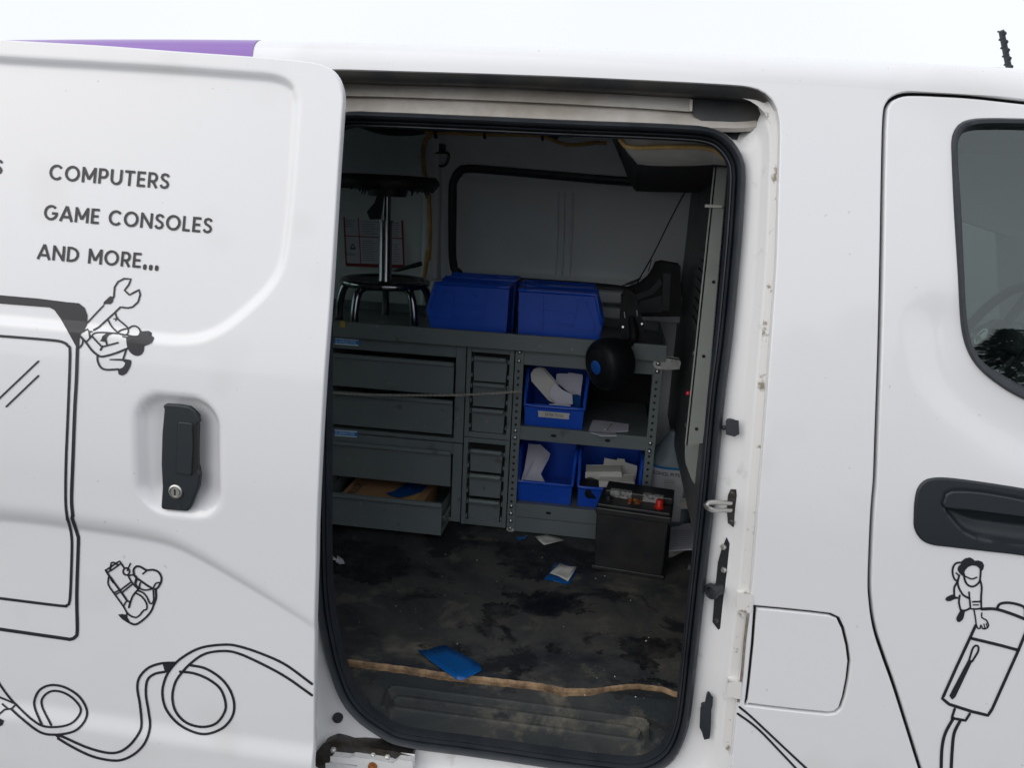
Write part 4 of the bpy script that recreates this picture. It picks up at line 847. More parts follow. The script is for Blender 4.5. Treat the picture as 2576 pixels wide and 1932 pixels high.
for i in range(110):
    k = i / 110; a = tL.lerp(bL, k); b = tR.lerp(bR, k); h = .0022; mb.add([a, b, b - Vector((0, -.0, h)), a - Vector((0, 0, h)), a + Vector((0, -.0025, -h / 2)), b + Vector((0, -.0025, -h / 2))], [(0, 4, 5, 1), (4, 3, 2, 5)])
mb.build('gasket_ribs', 'rubber', bk)
for q in ((1795, 709), (1770, 896), (1752, 1079)):
    c = at(*q, BY); mb = MB(); mb.lathe([(.0035, 0), (.0035, .0012)], (c[0], BY - .0002, c[2]), (0, -1, 0), 12); mb.build('punched_hole', 'void', bk)
tz = at(1788, 518, BY); mb = MB(); mb.box(tz[0] - .011, tz[0] + .022, BY - .006, BY + .012, tz[2] - .003, tz[2] + .003); mb.build('cable_tie', 'card_white', bk, bevel=.001)
for i in range(8):
    z_ = at(1735, 640 + i * 26, .7)[2]; mb = MB(); mb.prism([(XB - .0005, .62, z_), (XB - .0005, .86, z_ + .005), (XB - .0005, .86, z_ - .008), (XB - .0005, .62, z_ - .013)], (-.009, 0, .004)); mb.build('louvre', 'bulkhead', bk, bevel=.003)
for q in ((1741, 888), (1722, 1069), (1632 + 50, 755)):
    c = at(*q, .40); mb = MB(); mb.lathe([(.008, 0), (.008, .003), (.006, .003), (.006, .010), (.003, .011)], (XB - .0005 if q[0] < 1700 else c[0] + .012, .40 if q[0] > 1700 else .55, c[2]), (-1, -.25, 0), 6); mb.build('hex_bolt', 'zinc', bk)
c = at(1727, 988, .40); mb = MB(); mb.lathe([(.005, 0), (.005, .010), (.003, .012)], (c[0] + .01, .40, c[2]), (-1, -.5, 0), 12); mb.build('red_knob', 'knob_red', bk, smooth=40)
# lower gusset panels beside the bottle
gs = [at(a, b, .46) for a, b in G6([(1800, 300), (1950, 285), (2010, 290), (1985, 760), (1920, 720), (1850, 600), (1800, 460), (1795, 380)])]
mb = MB(); mb.prism(gs, (0, .008, 0)); mb.build('lower_gusset', 'steel_grey_light', bk, bevel=.003)
gs = [(.335, y, z) for y, z in ((.44, FZ), (1.40, FZ), (1.40, .9), (.62, .9), (.5, .72))]; mb = MB(); mb.prism(gs, (.006, 0, 0)); mb.build('lower_side_sheet', 'bulkhead', bk)
mb = MB(); mb.prism([(.226, .15, FZ + .001), (.245, .46, FZ + .001), (.34, .46, FZ + .001), (.34, .15, FZ + .001)], (0, 0, .03)); mb.build('floor_rail', 'bulkhead', bk, bevel=.004)
yt_ = [at(a, b, .26) for a, b in G8([(1745, -30), (1775, -40), (1772, 30), (1755, 75)])]; mb = MB(); mb.prism(yt_, (0, .004, 0)); mb.build('yellow_tag', 'yellow', bk)

# cab behind the front door window
cab = van
mb = MB(); mb.box(XB + .08, 1.62, .16, 1.56, .50, .56); mb.build('cab_floor', 'cab_dark', van)
mb = MB(); mb.box(.42, 1.62, .21, 1.58, 1.70, 1.72); mb.build('cab_ceiling', 'cab_grey', van)
fwin = np.array([(.55, 1.12), (1.35, 1.10), (1.20, 1.62), (.62, 1.64)]); fwin = lin(fwin, True, .03)
mb = MB(); sheet(mb, np.array([(.43, .30), (1.62, .30), (1.62, 1.78), (.43, 1.78)]), [fwin], lambda x, z: 1.62 - .12 * np.maximum(z - 1.0, 0) + 0 * x, .05); fdd = mb.build('driver_door', 'cab_grey', van, smooth=40)
mb = MB(); sheet(mb, fwin, [], lambda x, z: 1.62 - .12 * np.maximum(z - 1.0, 0) + 0 * x, .1); mb.build('driver_window', 'tinted_glass', fdd, smooth=40)
mb = MB(); mb.prism([(1.05, .2, .56), (1.62, .2, .56), (1.62, .2, 1.12), (1.30, .2, 1.15), (1.12, .2, 1.02), (1.05, .2, .85)], (0, 1.36, 0)); mb.build('dashboard', 'cab_dark', van, bevel=.03, seg=3)
for yy, nm in ((1.12, 'driver_seat'), (.45, 'passenger_seat')):
    mb = MB(); mb.box(.46, .92, yy - .23, yy + .23, .70, .86); mb.prism([(.34, yy - .22, .80), (.50, yy - .22, .80), (.42, yy - .20, 1.36), (.32, yy - .20, 1.36)], (0, .43, 0)); se = mb.build(nm, 'cab_grey', van, bevel=.04, seg=3)
    mb = MB(); mb.box(.30, .39, yy - .12, yy + .12, 1.40, 1.57); mb.build('headrest', 'cab_grey', se, bevel=.03, seg=3)
sw = Vector(at(2497, 862, 1.10)); ax = Vector((-.90, 0, .42)).normalized(); e1 = Vector((0, 1, 0)); e2 = ax.cross(e1)
mb = MB(); mb.tube([sw + (e1 * math.cos(a) + e2 * math.sin(a)) * .185 for a in np.linspace(0, 2 * math.pi, 36)[:-1]], .015, 10, closed=True)
for a in (0, math.pi, -math.pi / 2): mb.tube([sw, sw + (e1 * math.cos(a) + e2 * math.sin(a)) * .18], .014, 8)
mb.lathe([(.075, -.03), (.07, .012), (.05, .03), (0, .034)], sw, ax, 24); stw = mb.build('steering_wheel', 'cab_dark', van, smooth=50)
mb = MB(); mb.lathe([(.026, .0), (.026, .004), (.020, .004), (.020, .001)], sw + ax * .034, ax, 20); mb.box(sw.x - .05, sw.x - .048, sw.y - .03, sw.y + .03, sw.z + .009, sw.z + .02); mb.build('wheel_emblem', 'zinc', stw)
vz = [(.80, .30, 1.66), (1.12, .30, 1.60), (1.16, .30, 1.50), (.78, .30, 1.60)]; mb = MB(); mb.prism([at(a_, b_, .80) for a_, b_ in ((2380, 395), (2640, 400), (2640, 540), (2590, 560), (2545, 587), (2470, 562), (2400, 538))], (0, .03, 0)); mb.build('sun_visor', 'cab_grey', van, bevel=.008)
bp_ = [(.56, 1.50, 1.42), (.60, 1.42, 1.25), (.70, 1.36, 1.10), (.80, 1.34, .98)]; mb = MB(); mb.tube([tuple(p) for p in catmull(bp_, False, .03)], .010, 6); mb.build('seat_belt', 'cab_dark', van, smooth=60)
mb = MB(); mb.add([(1.60, .10, 1.12), (1.60, 1.60, 1.12), (1.20, 1.45, 1.74), (1.20, .25, 1.74)], [(0, 1, 2, 3)]); mb.build('windscreen', 'glass', van)
for xw in (-1.28, 1.52):
    for yw in (.10, 1.44):
        mb = MB(); mb.lathe([(.19, -.09), (.27, -.10), (.295, -.07), (.295, .07), (.27, .10), (.19, .09)], (xw, yw, .295), (0, 1, 0), 40); tw = mb.build('wheel', 'tyre', van, smooth=40)
        mb = MB(); mb.lathe([(.19, -.085), (.17, -.06), (.10, -.05), (.06, -.07), (0, -.07)], (xw, yw, .295), (0, 1, 0), 40); mb.build('rim', 'wheel_steel', tw, smooth=40)

# ------------------------------------------------------------------ ground
mb = MB(); mb.add([(-400, -400, 0), (400, -400, 0), (400, 400, 0), (-400, 400, 0)], [(0, 1, 2, 3)]); g = mb.build('ground', 'asphalt'); g['kind'] = 'structure'

# ------------------------------------------------------------------ shelving along the far wall
TZ1, TZ0 = sp(1300, 838)[2], sp(1300, 878)[2]      # worktop lip top and bottom
XE = sp(1674, 900)[0]
t = thing('tray_shelf', 'long grey steel tray shelf topping the drawers and rack', 'shelf', (-.4, .9, TZ0))
mb = MB(); mb.box(-1.35, XE, SY - .022, SY - .019, TZ0, TZ1); mb.box(-1.35, XE, SY - .019, 1.24, TZ0 + .012, TZ0 + .016); mb.box(-1.35, XE, SY - .019, SY - .006, TZ1 - .003, TZ1)
mb.box(XE - .003, XE, SY - .019, 1.24, TZ0 + .016, TZ1); mb.box(-1.35, XE - .003, 1.237, 1.24, TZ0 + .016, TZ1); mb.build('tray', 'steel_grey', t, bevel=.0012)
c = [sp(a, b, SY - .0225) for a, b in G3([(210, 618), (252, 616), (250, 680), (206, 672)])]; mb = MB(); mb.prism(c, (0, -.0008, 0)); mb.build('yellow_sticker', 'yellow', t)

CL, CRR = -.815, sp(1172, 900)[0]
zm = sp(1000, 1103)[2]; zt0 = TZ0 - .004; zb = FZ + .012
def cabinet(z0, z1, drawers, label, badge_px, openi=None):
    t = thing('drawer_cabinet', label, 'cabinet', ((CL + CRR) / 2, SY + .2, z0), group='grey steel drawer cabinets in the van')
    mb = MB(); th = .028
    mb.box(CL, CL + th, SY, SY + .36, z0, z1); mb.box(CRR - th, CRR, SY, SY + .36, z0, z1); mb.box(CL + th, CRR - th, SY + .001, SY + .36, z1 - .034, z1); mb.box(CL + th, CRR - th, SY + .001, SY + .36, z0, z0 + .012)
    mb.box(CL + th, CRR - th, SY + .34, SY + .359, z0 + .012, z1 - .034); mb.build('case', 'steel_grey', t, bevel=.0015)
    for i, (za, zc) in enumerate(drawers):
        y = SY - .006 if i != openi else SY - .112; xa, xb = CL + th + .004, CRR - th - .004
        if i == openi: xa -= .004
        mb = MB(); mb.box(xa, xb, y, y + .004, za, zc - .012); mb.box(xa, xb, y + .004, y + .33, za, za + .003); mb.box(xa + .006, xa + .008, y + .004, y + .33, za + .003, zc - .02); mb.box(xb - .008, xb - .006, y + .004, y + .33, za + .003, zc - .02)
        mb.box(xa, xb, y + .328, y + .33, za + .003, zc - .02)
        d = mb.build('drawer', 'steel_grey', t, bevel=.001)
        mb = MB(); pr_ = [(xa, y - .001, zc - .013), (xa, y - .005, zc - .0135), (xa, y - .0065, zc - .010), (xa, y - .005, zc - .001), (xa, y + .004, zc), (xa, y + .004, zc - .012)]
        mb.prism(pr_, (xb - xa, 0, 0)); mb.build('drawer_pull', 'steel_grey', d, bevel=.001)
        if i == openi:
            mb = MB(); mb.box(xb - .005, xb + .003, y + .02, SY + .3, za + .035, za + .05); mb.box(xb - .004, xb + .001, y + .06, SY + .3, za + .018, za + .026); mb.build('drawer_slide', 'zinc', d, bevel=.001)
    b = [sp(a, bb, SY - .0015) for a, bb in badge_px]
    mb = MB(); mb.prism(b, (0, .003, 0)); bd = mb.build('badge', 'badge_blue', t)
    P = [Vector(q) for q in b]
    def bq(u, v): q = P[0].lerp(P[1], u).lerp(P[3].lerp(P[2], u), v); return (q.x, SY - .0020, q.z)
    mb = MB()
    for v0, v1 in ((.02, .17), (.83, .98)): mb.add([bq(.01, v1), bq(.99, v1), bq(.99, v0), bq(.01, v0)], [(0, 1, 2, 3)])
    v, f = textmesh('ADRIAN STEEL', .0); xa, xb = v[:, 0].min(), v[:, 0].max(); mb.add([bq(.17 + .74 * (a - xa) / (xb - xa), .70 - .42 * c_ / .69) for a, c_, _ in v], f)
    ring = [bq(.085 + .045 * math.cos(a), .5 + .2 * math.sin(a)) for a in np.linspace(0, 2 * math.pi, 13)[:-1]]; ring2 = [bq(.085 + .03 * math.cos(a), .5 + .13 * math.sin(a)) for a in np.linspace(0, 2 * math.pi, 13)[:-1]]
    mb.loft([ring, ring2], cu=True); mb.build('badge_print', 'badge_line', bd)
    return t
zz = lambda y: sp(1000, y)[2]
cabinet(zm + .003, zt0, [(zz(982), zz(899)), (zz(1080), zz(994))], 'upper grey steel drawer cabinet, both of its drawers closed', G3([(155, 772), (378, 790), (376, 850), (155, 832)]))
cabinet(zb, zm, [(zz(1210), zz(1121)), (zb + .004, zz(1217))], 'lower grey steel drawer cabinet with its bottom drawer pulled open', G5([(154, 113), (366, 130), (363, 187), (153, 172)]), openi=1)
b = MB(); px = [at(a, bb, .80) for a, bb in ((0, 0),)]
# cardboard box with print lying in the open drawer, and a sheet of blue film
oz = zb + .012
zbx = zz(1217) - .028
tb_ = [atz(a, b, zbx) for a, b in G5([(200, 722), (345, 590), (800, 600), (960, 690), (1010, 700), (1000, 800), (700, 775)])]
y0b = min(p[1] for p in tb_); xl = tb_[0][0]; xr = atz(*G5([(1000, 750)])[0], zbx)[0]
mb = MB(); mb.box(xl, xr, SY - .100, SY + .14, oz, zbx); cb = mb.build('cardboard_box', 'cardboard', None, bevel=.002); tag(cb, 'flat brown cardboard box with black print in the open drawer', 'box')
v, f = textmesh('PRULDE', .01); xa, xb = v[:, 0].min(), v[:, 0].max(); P0, P1 = Vector(atz(*G5([(335, 722)])[0], zbx + .0008)), Vector(atz(*G5([(425, 620)])[0], zbx + .0008)); up = Vector((-.034, .006, 0))
mb = MB(); mb.add([P0.lerp(P1, (a - xa) / (xb - xa)) + up * (c_ / .69) * .75 for a, c_, _ in v], f); mb.build('box_print', 'ink', cb)
mb = MB(); st_ = [atz(a, b, zbx + .0008) for a, b in G5([(760, 775), (925, 700), (960, 700), (880, 790)])]; mb.add(st_, [(0, 1, 2, 3)]); mb.build('box_stripe', 'tape', cb)
bf = [atz(a, b, zbx + .004) for a, b in G5([(630, 705), (700, 690), (830, 610), (1010, 640), (960, 690), (880, 720), (760, 745), (680, 730)])]
mb = MB(); mb.prism(bf, (0, 0, .0012)); tag(mb.build('film_sheet', 'film_blue'), 'crumpled dark blue film sheet lying on the cardboard box', 'film')

# towers of small drawers
TX0, TX1 = CRR + .003, sp(1293, 950)[0] - .002
def tower(z0, z1, rowsz, label):
    t = thing('drawer_tower', label, 'cabinet', ((TX0 + TX1) / 2, SY + .15, z0), group='narrow towers of small drawers')
    mb = MB(); w = .0125
    mb.box(TX0, TX0 + w, SY, SY + .33, z0, z1); mb.box(TX1 - w, TX1, SY, SY + .33, z0, z1); mb.box(TX0 + w, TX1 - w, SY + .001, SY + .33, z1 - .014, z1); mb.box(TX0 + w, TX1 - w, SY + .001, SY + .33, z0, z0 + .016)
    mb.box(TX0 + w, TX1 - w, SY + .30, SY + .32, z0 + .016, z1 - .014)
    for za, zc in rowsz:
        for zq in (zc - .012, za + .012):
            mb.box(TX0 + w, TX0 + w + .005, SY + .002, SY + .02, zq - .006, zq + .006); mb.box(TX1 - w - .005, TX1 - w, SY + .002, SY + .02, zq - .006, zq + .006)
    mb.build('case', 'steel_grey', t, bevel=.001)
    mb = MB(); mb.box(TX0 + w + .0003, TX1 - w - .0003, SY + .024, SY + .028, z0 + .0165, z1 - .0145); mb.build('gap_shade_sheet', 'void', t)  # black sheet standing in for the shade in the gaps around the drawers
    for za, zc in rowsz:
        xa, xb = TX0 + w + .011, TX1 - w - .011; rows_ = []
        mb = MB(); mb.prism([(xa + .002, SY + .004, za), (xb - .002, SY + .004, za), (xb, SY + .004, zc - .010), (xa, SY + .004, zc - .010)], (0, .25, 0)); d = mb.build('drawer', 'steel_grey', t, bevel=.004, seg=3)
        mb = MB(); mb.prism([(xa - .002, SY + .004, zc - .011), (xa - .002, SY - .008, zc - .013), (xa - .002, SY - .010, zc - .006), (xa - .002, SY - .006, zc), (xa - .002, SY + .004, zc)], (xb - xa + .004, 0, 0)); mb.build('drawer_pull', 'steel_grey', d, bevel=.0015)
    return t
z3 = lambda q: sp(1235, q)[2]
tower(sp(1235, 1106)[2] + .002, zt0, [(z3(958), z3(898)), (z3(1022), z3(964)), (z3(1086), z3(1029))], 'upper narrow tower of three small grey drawers beside the rack')
tower(zb - .004, sp(1235, 1106)[2], [(z3(1187), z3(1133)), (z3(1250), z3(1195)), (z3(1315), z3(1259))], 'lower narrow tower of three small grey drawers, standing on the floor')

# open rack with punched posts
PX0, PX1 = sp(1294, 950)[0], sp(1316, 950)[0]; QX0, QX1 = sp(1641, 950)[0], sp(1665, 950)[0]
rk = thing('shelf_rack', 'grey steel open rack with punched posts holding blue bins', 'rack', ((PX0 + QX1) / 2, SY + .15, FZ))
zf = FZ + .012
bolt0 = None
def addbolt(c, parent):
    global bolt0
    mb = MB(); mb.lathe([(.0062, 0), (.0062, .0015), (.0048, .0035), (.0025, .0048), (0, .005)], c, (0, -1, 0), 12); return mb.build('bolt', 'zinc', parent, smooth=50)
for X0, X1 in ((PX0, PX1), (QX0, QX1)):
    mb = MB(); mb.box(X0, X1, SY - .004, SY - .001, zf, zt0); mb.box(X0 if X0 < 0 else X1 - .003, X0 + .003 if X0 < 0 else X1, SY - .001, SY + .030, zf, zt0); po = mb.build('post', 'steel_grey', rk, bevel=.001)
    xc = (X0 + X1) / 2 - .001; zz_ = zt0 - .058; hl = MB()
    while zz_ > zf + .06:
        hl.lathe([(.0038, 0), (.0038, .0006)], (xc, SY - .0042, zz_), (0, -1, 0), 10); zz_ -= .0195
    hl.build('punched_holes', 'void', po)['kind'] = 'stuff'
mb = MB(); mb.box(PX0 + .004, QX1 - .004, SY + .385, SY + .388, zf, zt0); mb.build('darkness_sheet', 'void', rk)  # black sheet in place of the darkness behind the open rack
r_ = lambda y: sp(1480, y)[2]
RZ = [(r_(930), r_(893)), (r_(1121), r_(1087)), (r_(1318), r_(1284)), (r_(1356), r_(1320))]
for i, (za, zc) in enumerate(RZ):
    mb = MB(); mb.box(PX1 - .002, QX0 + .002, SY - .0005 + .0015 * (i == 3), SY + .0035, za, zc); mb.box(PX1 - .002, QX0 + .002, SY + .0035, SY + .010, zc - .003, zc)
    ra = mb.build('rail', 'steel_grey', rk, bevel=.001)
    if i in (1, 2):
        for k in (.27, .70): mb = MB(); xx = PX1 + (QX0 - PX1) * k; mb.lathe([(.006, 0), (.006, .0006)], (xx, SY - .0007, (za + zc) / 2), (0, -1, 0), 12, sx=1.4, sy=.7); mb.build('slot', 'void', ra)
for za in (RZ[1][1] - .004, RZ[2][1] - .004):
    mb = MB(); mb.box(PX1 - .01, QX0 + .01, SY + .0105, SY + .38, za - .003, za); mb.build('shelf_deck', 'steel_grey', rk)
for X0, X1, ys in ((PX0, PX1, (885, 907, 1082, 1100, 1271, 1290, 1309, 1327)), (QX0, QX1, (933, 1114, 1135))):
    for y in ys:
        p = sp((1304 if X0 < 0 else 1640) - (y - 885) * .06 + (0 if X0 < 0 else 10), y); addbolt(((X0 + X1) / 2 - .001, SY - .004, p[2]), rk)
c = (PX0 + .012, SY + .012, FZ); mb = MB(); mb.lathe([(.0135, 0), (.0145, .003), (.0145, .009), (.0135, .0118), (0, .0118)], c, (0, 0, 1), 22); mb.build('round_foot', 'foam_white', rk, smooth=40)
mb = MB(); mb.lathe([(.0135, 0), (.0145, .003), (.0145, .009), (.0135, .0118), (0, .0118)], (QX0 + .012, SY + .012, FZ), (0, 0, 1), 22); mb.build('round_foot', 'foam_white', rk, smooth=40)
# light clamp bracket between rack and bulkhead
cl = MB(); pl_ = [sp(a, b, SY - .010) for a, b in GA([(945, 1250), (955, 1222), (980, 1207), (1085, 1210), (1085, 1330), (985, 1325), (955, 1300), (940, 1275)])]; cl.prism(pl_, (0, .003, 0)); cl.prism([sp(a, b, SY - .012) for a, b in GA([(1085, 1208), (1240, 1232), (1250, 1260), (1235, 1325), (1085, 1335)])], (0, .03, 0))
clo = cl.build('clamp_bracket', 'zinc', rk, bevel=.002); p = sp(*GA([(993, 1257)])[0]); addbolt((p[0], SY - .010, p[2]), rk)

# ------------------------------------------------------------------ blue plastic bins
def make_bin(L, Wd, Hh, label, loc, rotz, group, ribs=True, cut=(.42, .70)):
    t = thing('parts_bin', label, 'bin', loc, rotz, group)
    wb, wt = Wd / 2 - .008, Wd / 2 - .003; f1, s1 = cut[0] * Hh, cut[1] * L
    def wz(z): return wb + (wt - wb) * z / Hh
    prof = [(.004, 0), (L - .012, 0), (L, f1), (s1, Hh), (0, Hh)]; mb = MB()
    for sg in (-1, 1):
        pts = [(x, sg * wz(z), z) for x, z in prof]; mb.add(pts, [(0, 1, 2, 3, 4) if sg < 0 else (4, 3, 2, 1, 0)])
    for (xa, za), (xb, zb2) in ((prof[0], prof[1]), (prof[1], prof[2]), (prof[4], prof[0])):
        mb.add([(xa, -wz(za), za), (xa, wz(za), za), (xb, wz(zb2), zb2), (xb, -wz(zb2), zb2)], [(0, 1, 2, 3)])
    b = mb.build('body', 'bin_blue', t, local=True); so_ = b.modifiers.new('s', 'SOLIDIFY'); so_.thickness = .003; so_.offset = -1
    mb = MB(); r = .0055
    rim = [(L - .001, -wz(f1), f1), (s1, -wz(Hh), Hh - r * .4), (.002, -wz(Hh), Hh - r * .4), (.002, wz(Hh), Hh - r * .4), (s1, wz(Hh), Hh - r * .4), (L - .001, wz(f1), f1)]
    mb.tube([tuple(p) for p in lin(rim, True, .02)], r, 6, closed=True); mb.build('rim', 'bin_blue', t, local=True, smooth=60)
    if ribs:
        mb = MB(); d = .0050
        for sg in (-1, 1):
            def seg(a, c, w=.0032):
                P, Q = Vector((a[0], 0, a[1])), Vector((c[0], 0, c[1])); n = (Q - P).normalized().cross(Vector((0, 1, 0))) * w
                pts = [(P + n), (Q + n), (Q - n), (P - n)]; mb.prism([(p.x, sg * (wz(p.z) - .0005), p.z) for p in pts], (0, sg * d, 0))
            xa, xb = .30 * L, .66 * L
            seg((xa, .04), (xa - .02 * L, Hh * .88)); seg((xb - .02 * L, .04), (xb + .03 * L, Hh * .86)); seg((xa - .012 * L, Hh * .62), (xb + .02 * L, Hh * .60)); seg((xa - .008 * L, Hh * .40), (xb + .005 * L, Hh * .38))
            seg((xb + .03 * L, Hh * .86), (xb + .12 * L, Hh * .86)); seg((xb + .12 * L, Hh * .86), (min(.92, cut[1] + .06) * L, Hh * .34)); seg((xb - .005 * L, Hh * .30), (min(.92, cut[1] + .06) * L, Hh * .34))
        for yy in (-.25, .25): mb.prism([(L - .010, yy * Wd - .0015, .006), (L - .0005, yy * Wd - .0015, f1 - .006), (L - .0005, yy * Wd + .0015, f1 - .006), (L - .010, yy * Wd + .0015, .006)], (.0025, 0, 0))
        mb.build('moulded_ribs', 'bin_blue', t, local=True)['kind'] = 'stuff'
    return t
TB = TZ0 + .0165
YF = .862
p1, p2 = at(1077, 812, YF), at(1276, 828, YF); L1 = p2[0] - p1[0] + .004; Ht = at(1190, 716, YF)[2] - TB
q1, q2 = at(1300, 826, YF), at(1509, 846, YF)
make_bin(L1, .105, Ht, 'blue plastic bin on the tray shelf beside the stool', (p2[0], YF + .0525, TB), math.pi, 'blue parts bins in the van', cut=(.45, .90))
make_bin(L1, .105, Ht + .006, 'blue plastic bin behind the one beside the stool', (p2[0] + .004, YF + .165, TB), math.pi, 'blue parts bins in the van', cut=(.45, .90))
L2 = q2[0] - q1[0] + .004
make_bin(L2, .105, Ht - .004, 'blue plastic bin with sloped end facing the bulkhead, at the shelf front', (q1[0], YF + .0525, TB), 0, 'blue parts bins in the van', cut=(.45, .90))
make_bin(L2, .105, Ht - .002, 'blue plastic bin behind the one with sloped end facing the bulkhead', (q1[0] - .012, YF + .165, TB), 0, 'blue parts bins in the van', cut=(.45, .90))
D1, D2 = RZ[1][1] - .004, RZ[2][1] - .004
xa, xb = sp(1311, 1050)[0], sp(1472, 1060)[0]
et = make_bin(.24, xb - xa, .150, 'blue bin labelled EXTRA TOOLS on the rack', ((xa + xb) / 2, SY + .256, D1 + .0005), -math.pi / 2, 'blue parts bins in the van')
Lb = .24; f1 = .42 * .150
def lipq(u, z, o=.0032):       # point on the sloped front lip, local coordinates
    x = (Lb - .012) + .012 * z / f1 + o; return (x, u, z)
wL = (xb - xa)
mb = MB(); mb.add([lipq(-.25 * wL, .030), lipq(.25 * wL, .030), lipq(.25 * wL, .049), lipq(-.25 * wL, .049)], [(0, 1, 2, 3)]); ls = mb.build('label_strip', 'card_white', et, local=True)
v, f = textmesh('EXTRA TOOLS', .004); va, vb = v[:, 0].min(), v[:, 0].max(); mb = MB(); mb.add([lipq(-.13 * wL + .28 * wL * (a - va) / (vb - va), .0355 + .009 * c_ / .69, .0037) for a, c_, _ in v], f); mb.build('label_print', 'ink', ls, local=True)
xa, xb = sp(1292, 1250)[0], sp(1441, 1262)[0]
xa = max(xa, PX1 - .012)
make_bin(.24, xb - xa, .150, 'blue bin on the rack bottom holding one folded white sheet', ((xa + xb) / 2, SY + .262, D2 + .0005), -math.pi / 2, 'blue parts bins in the van')
xc_, xd_ = sp(1446, 1262)[0], sp(1612, 1280)[0]
make_bin(.24, xd_ - xc_, .150, 'blue bin on the rack bottom filled with small white cartons', ((xc_ + xd_) / 2, SY + .262, D2 + .0005), -math.pi / 2, 'blue parts bins in the van')

# papers, trays and cartons in the bins
def leaf(name, pts, ys, m, label, cat, group=None, th=.0012):
    """thin sheet given by photo points, each at its own depth"""
    P = [at(a, b, y) for (a, b), y in zip(pts, ys)]; mb = MB(); mb.prism(P, (0, th, .0002)); return tag(mb.build(name, m), label, cat, group)
sh = lambda pts, y, n=0: [y] * len(pts)
pt = G4([(420, 1060), (460, 1070), (580, 1210), (600, 1390), (520, 1345), (365, 1170), (360, 1110), (385, 1070)])
tr_ = MB(); P = [at(a, b, .93) for a, b in pt]; tr_.prism(P, (.004, .012, 0)); tro = tr_.build('foam_tray', 'foam_white', None, bevel=.003); tag(tro, 'white moulded tray standing in the EXTRA TOOLS bin', 'tray')
ins_ = [at(a, b, .9285) for a, b in G4([(445, 1110), (460, 1090), (570, 1230), (575, 1330), (520, 1290)])]; mb = MB(); mb.prism(ins_, (0, .004, 0)); mb.build('tray_recess', 'card_white', tro, bevel=.002)
leaf('paper_sheet', G4([(590, 1110), (610, 1103), (700, 1107), (700, 1096), (830, 1115), (833, 1150), (812, 1312), (785, 1300), (730, 1300), (640, 1230), (583, 1180)]), [.97] * 11, 'paper', 'creased white paper sheet standing upright in the EXTRA TOOLS bin', 'paper')
leaf('paper_sheet', G4([(540, 1230), (580, 1200), (650, 1260), (735, 1300), (740, 1390), (600, 1400), (525, 1310)]), [.915] * 7, 'paper', 'white leaflet leaning across the tray in the EXTRA TOOLS bin', 'paper')
lf = leaf('leaflet', G4([(520, 1388), (700, 1385), (745, 1430), (700, 1530), (585, 1520), (560, 1450)]), [.898, .905, .905, .890, .886, .892], 'paper', 'white leaflet with a dark figure sketch in the EXTRA TOOLS bin', 'paper')
mb = MB()
for pts in ([(600, 1470), (640, 1430), (690, 1450)], [(610, 1500), (660, 1460), (720, 1490)], [(640, 1480), (680, 1510)], [(690, 1420), (680, 1480)]):
    pp = [at(a, b, .884) for a, b in catmull(G4(pts), False, 4)]; mb.tube(pp, .0011, 5)
mb.build('leaflet_sketch', 'ink_soft', lf)
leaf('paper_card', G4([(425, 1500), (480, 1400), (530, 1405), (575, 1510)]), [.90] * 4, 'card_white', 'pale card lying low in the EXTRA TOOLS bin', 'card')
leaf('paper_card', G4([(705, 1520), (760, 1425), (790, 1465), (770, 1525)]), [.893] * 4, 'card_white', 'small rounded pale card in the EXTRA TOOLS bin corner', 'card')
leaf('film_roll', G4([(735, 1310), (815, 1310), (810, 1440), (770, 1440), (735, 1390)]), [.94] * 5, 'film_blue', 'curled blue film piece in the EXTRA TOOLS bin', 'film')
P = [atz(a, b, D1 + .002) for a, b in G4([(885, 1650), (925, 1540), (1080, 1555), (1260, 1580), (1255, 1645), (1130, 1650), (1150, 1690), (1010, 1690)])]
mb = MB(); mb.prism(P, (0, 0, .002)); tag(mb.build('folded_paper', 'paper'), 'folded white paper lying on the rack beside the EXTRA TOOLS bin', 'paper')
P = [atz(a, b, D1 + .0075) for a, b in G4([(1030, 1625), (1085, 1570), (1100, 1575), (1050, 1635)])]; mb = MB(); mb.prism(P, (0, 0, .003)); tag(mb.build('paper_strip', 'card_white'), 'thin torn paper strip on the folded sheet', 'paper')
P1_ = [at(a, b, y) for (a, b), y in zip(G6([(330, 285), (440, 290), (530, 375), (520, 420), (400, 640), (385, 690), (530, 735), (240, 700), (290, 520)]), (1.0, 1.02, 1.02, 1.0, .93, .91, .905, .90, .95))]
c0 = np.mean(P1_, 0); mb = MB(); mb.add(P1_ + [tuple(c0 + np.array([0, .012, 0]))], [(i, (i + 1) % 9, 9) for i in range(9)]); o = mb.build('folded_sheet', 'paper'); o.modifiers.new('s', 'SOLIDIFY').thickness = .0015; tag(o, 'long folded white sheet in the bottom bin next to the drawers', 'paper')
P2_ = [at(a, b, y) for (a, b), y in zip(G6([(355, 460), (375, 440), (245, 705), (238, 695)]), (.955, .955, .898, .897))]; mb = MB(); mb.prism(P2_, (0, .001, 0)); tag(mb.build('paper_strip', 'paper'), 'narrow white paper edge beside the long folded sheet', 'paper')
leaf('carton_flap', G6([(1035, 415), (1150, 438), (1155, 420), (1220, 425), (1228, 455), (1340, 488), (1325, 600), (1310, 640), (1190, 630), (1180, 540), (1015, 535)]), [.985] * 11, 'card_white', 'opened white carton flap with a tab in the bottom bin', 'carton', th=.003)
def carton(pts, y, dep, label):
    P = [at(a, b, y) for a, b in pts]; mb = MB(); mb.prism(P, (0, dep, .004)); o = mb.build('small_carton', 'card_white', None, bevel=.0015); tag(o, label, 'carton', 'small white cartons in the rack bin'); return o
carton(G6([(862, 548), (1190, 545), (1196, 632), (860, 642)]), .925, .05, 'small white carton resting on another carton in the bottom bin')
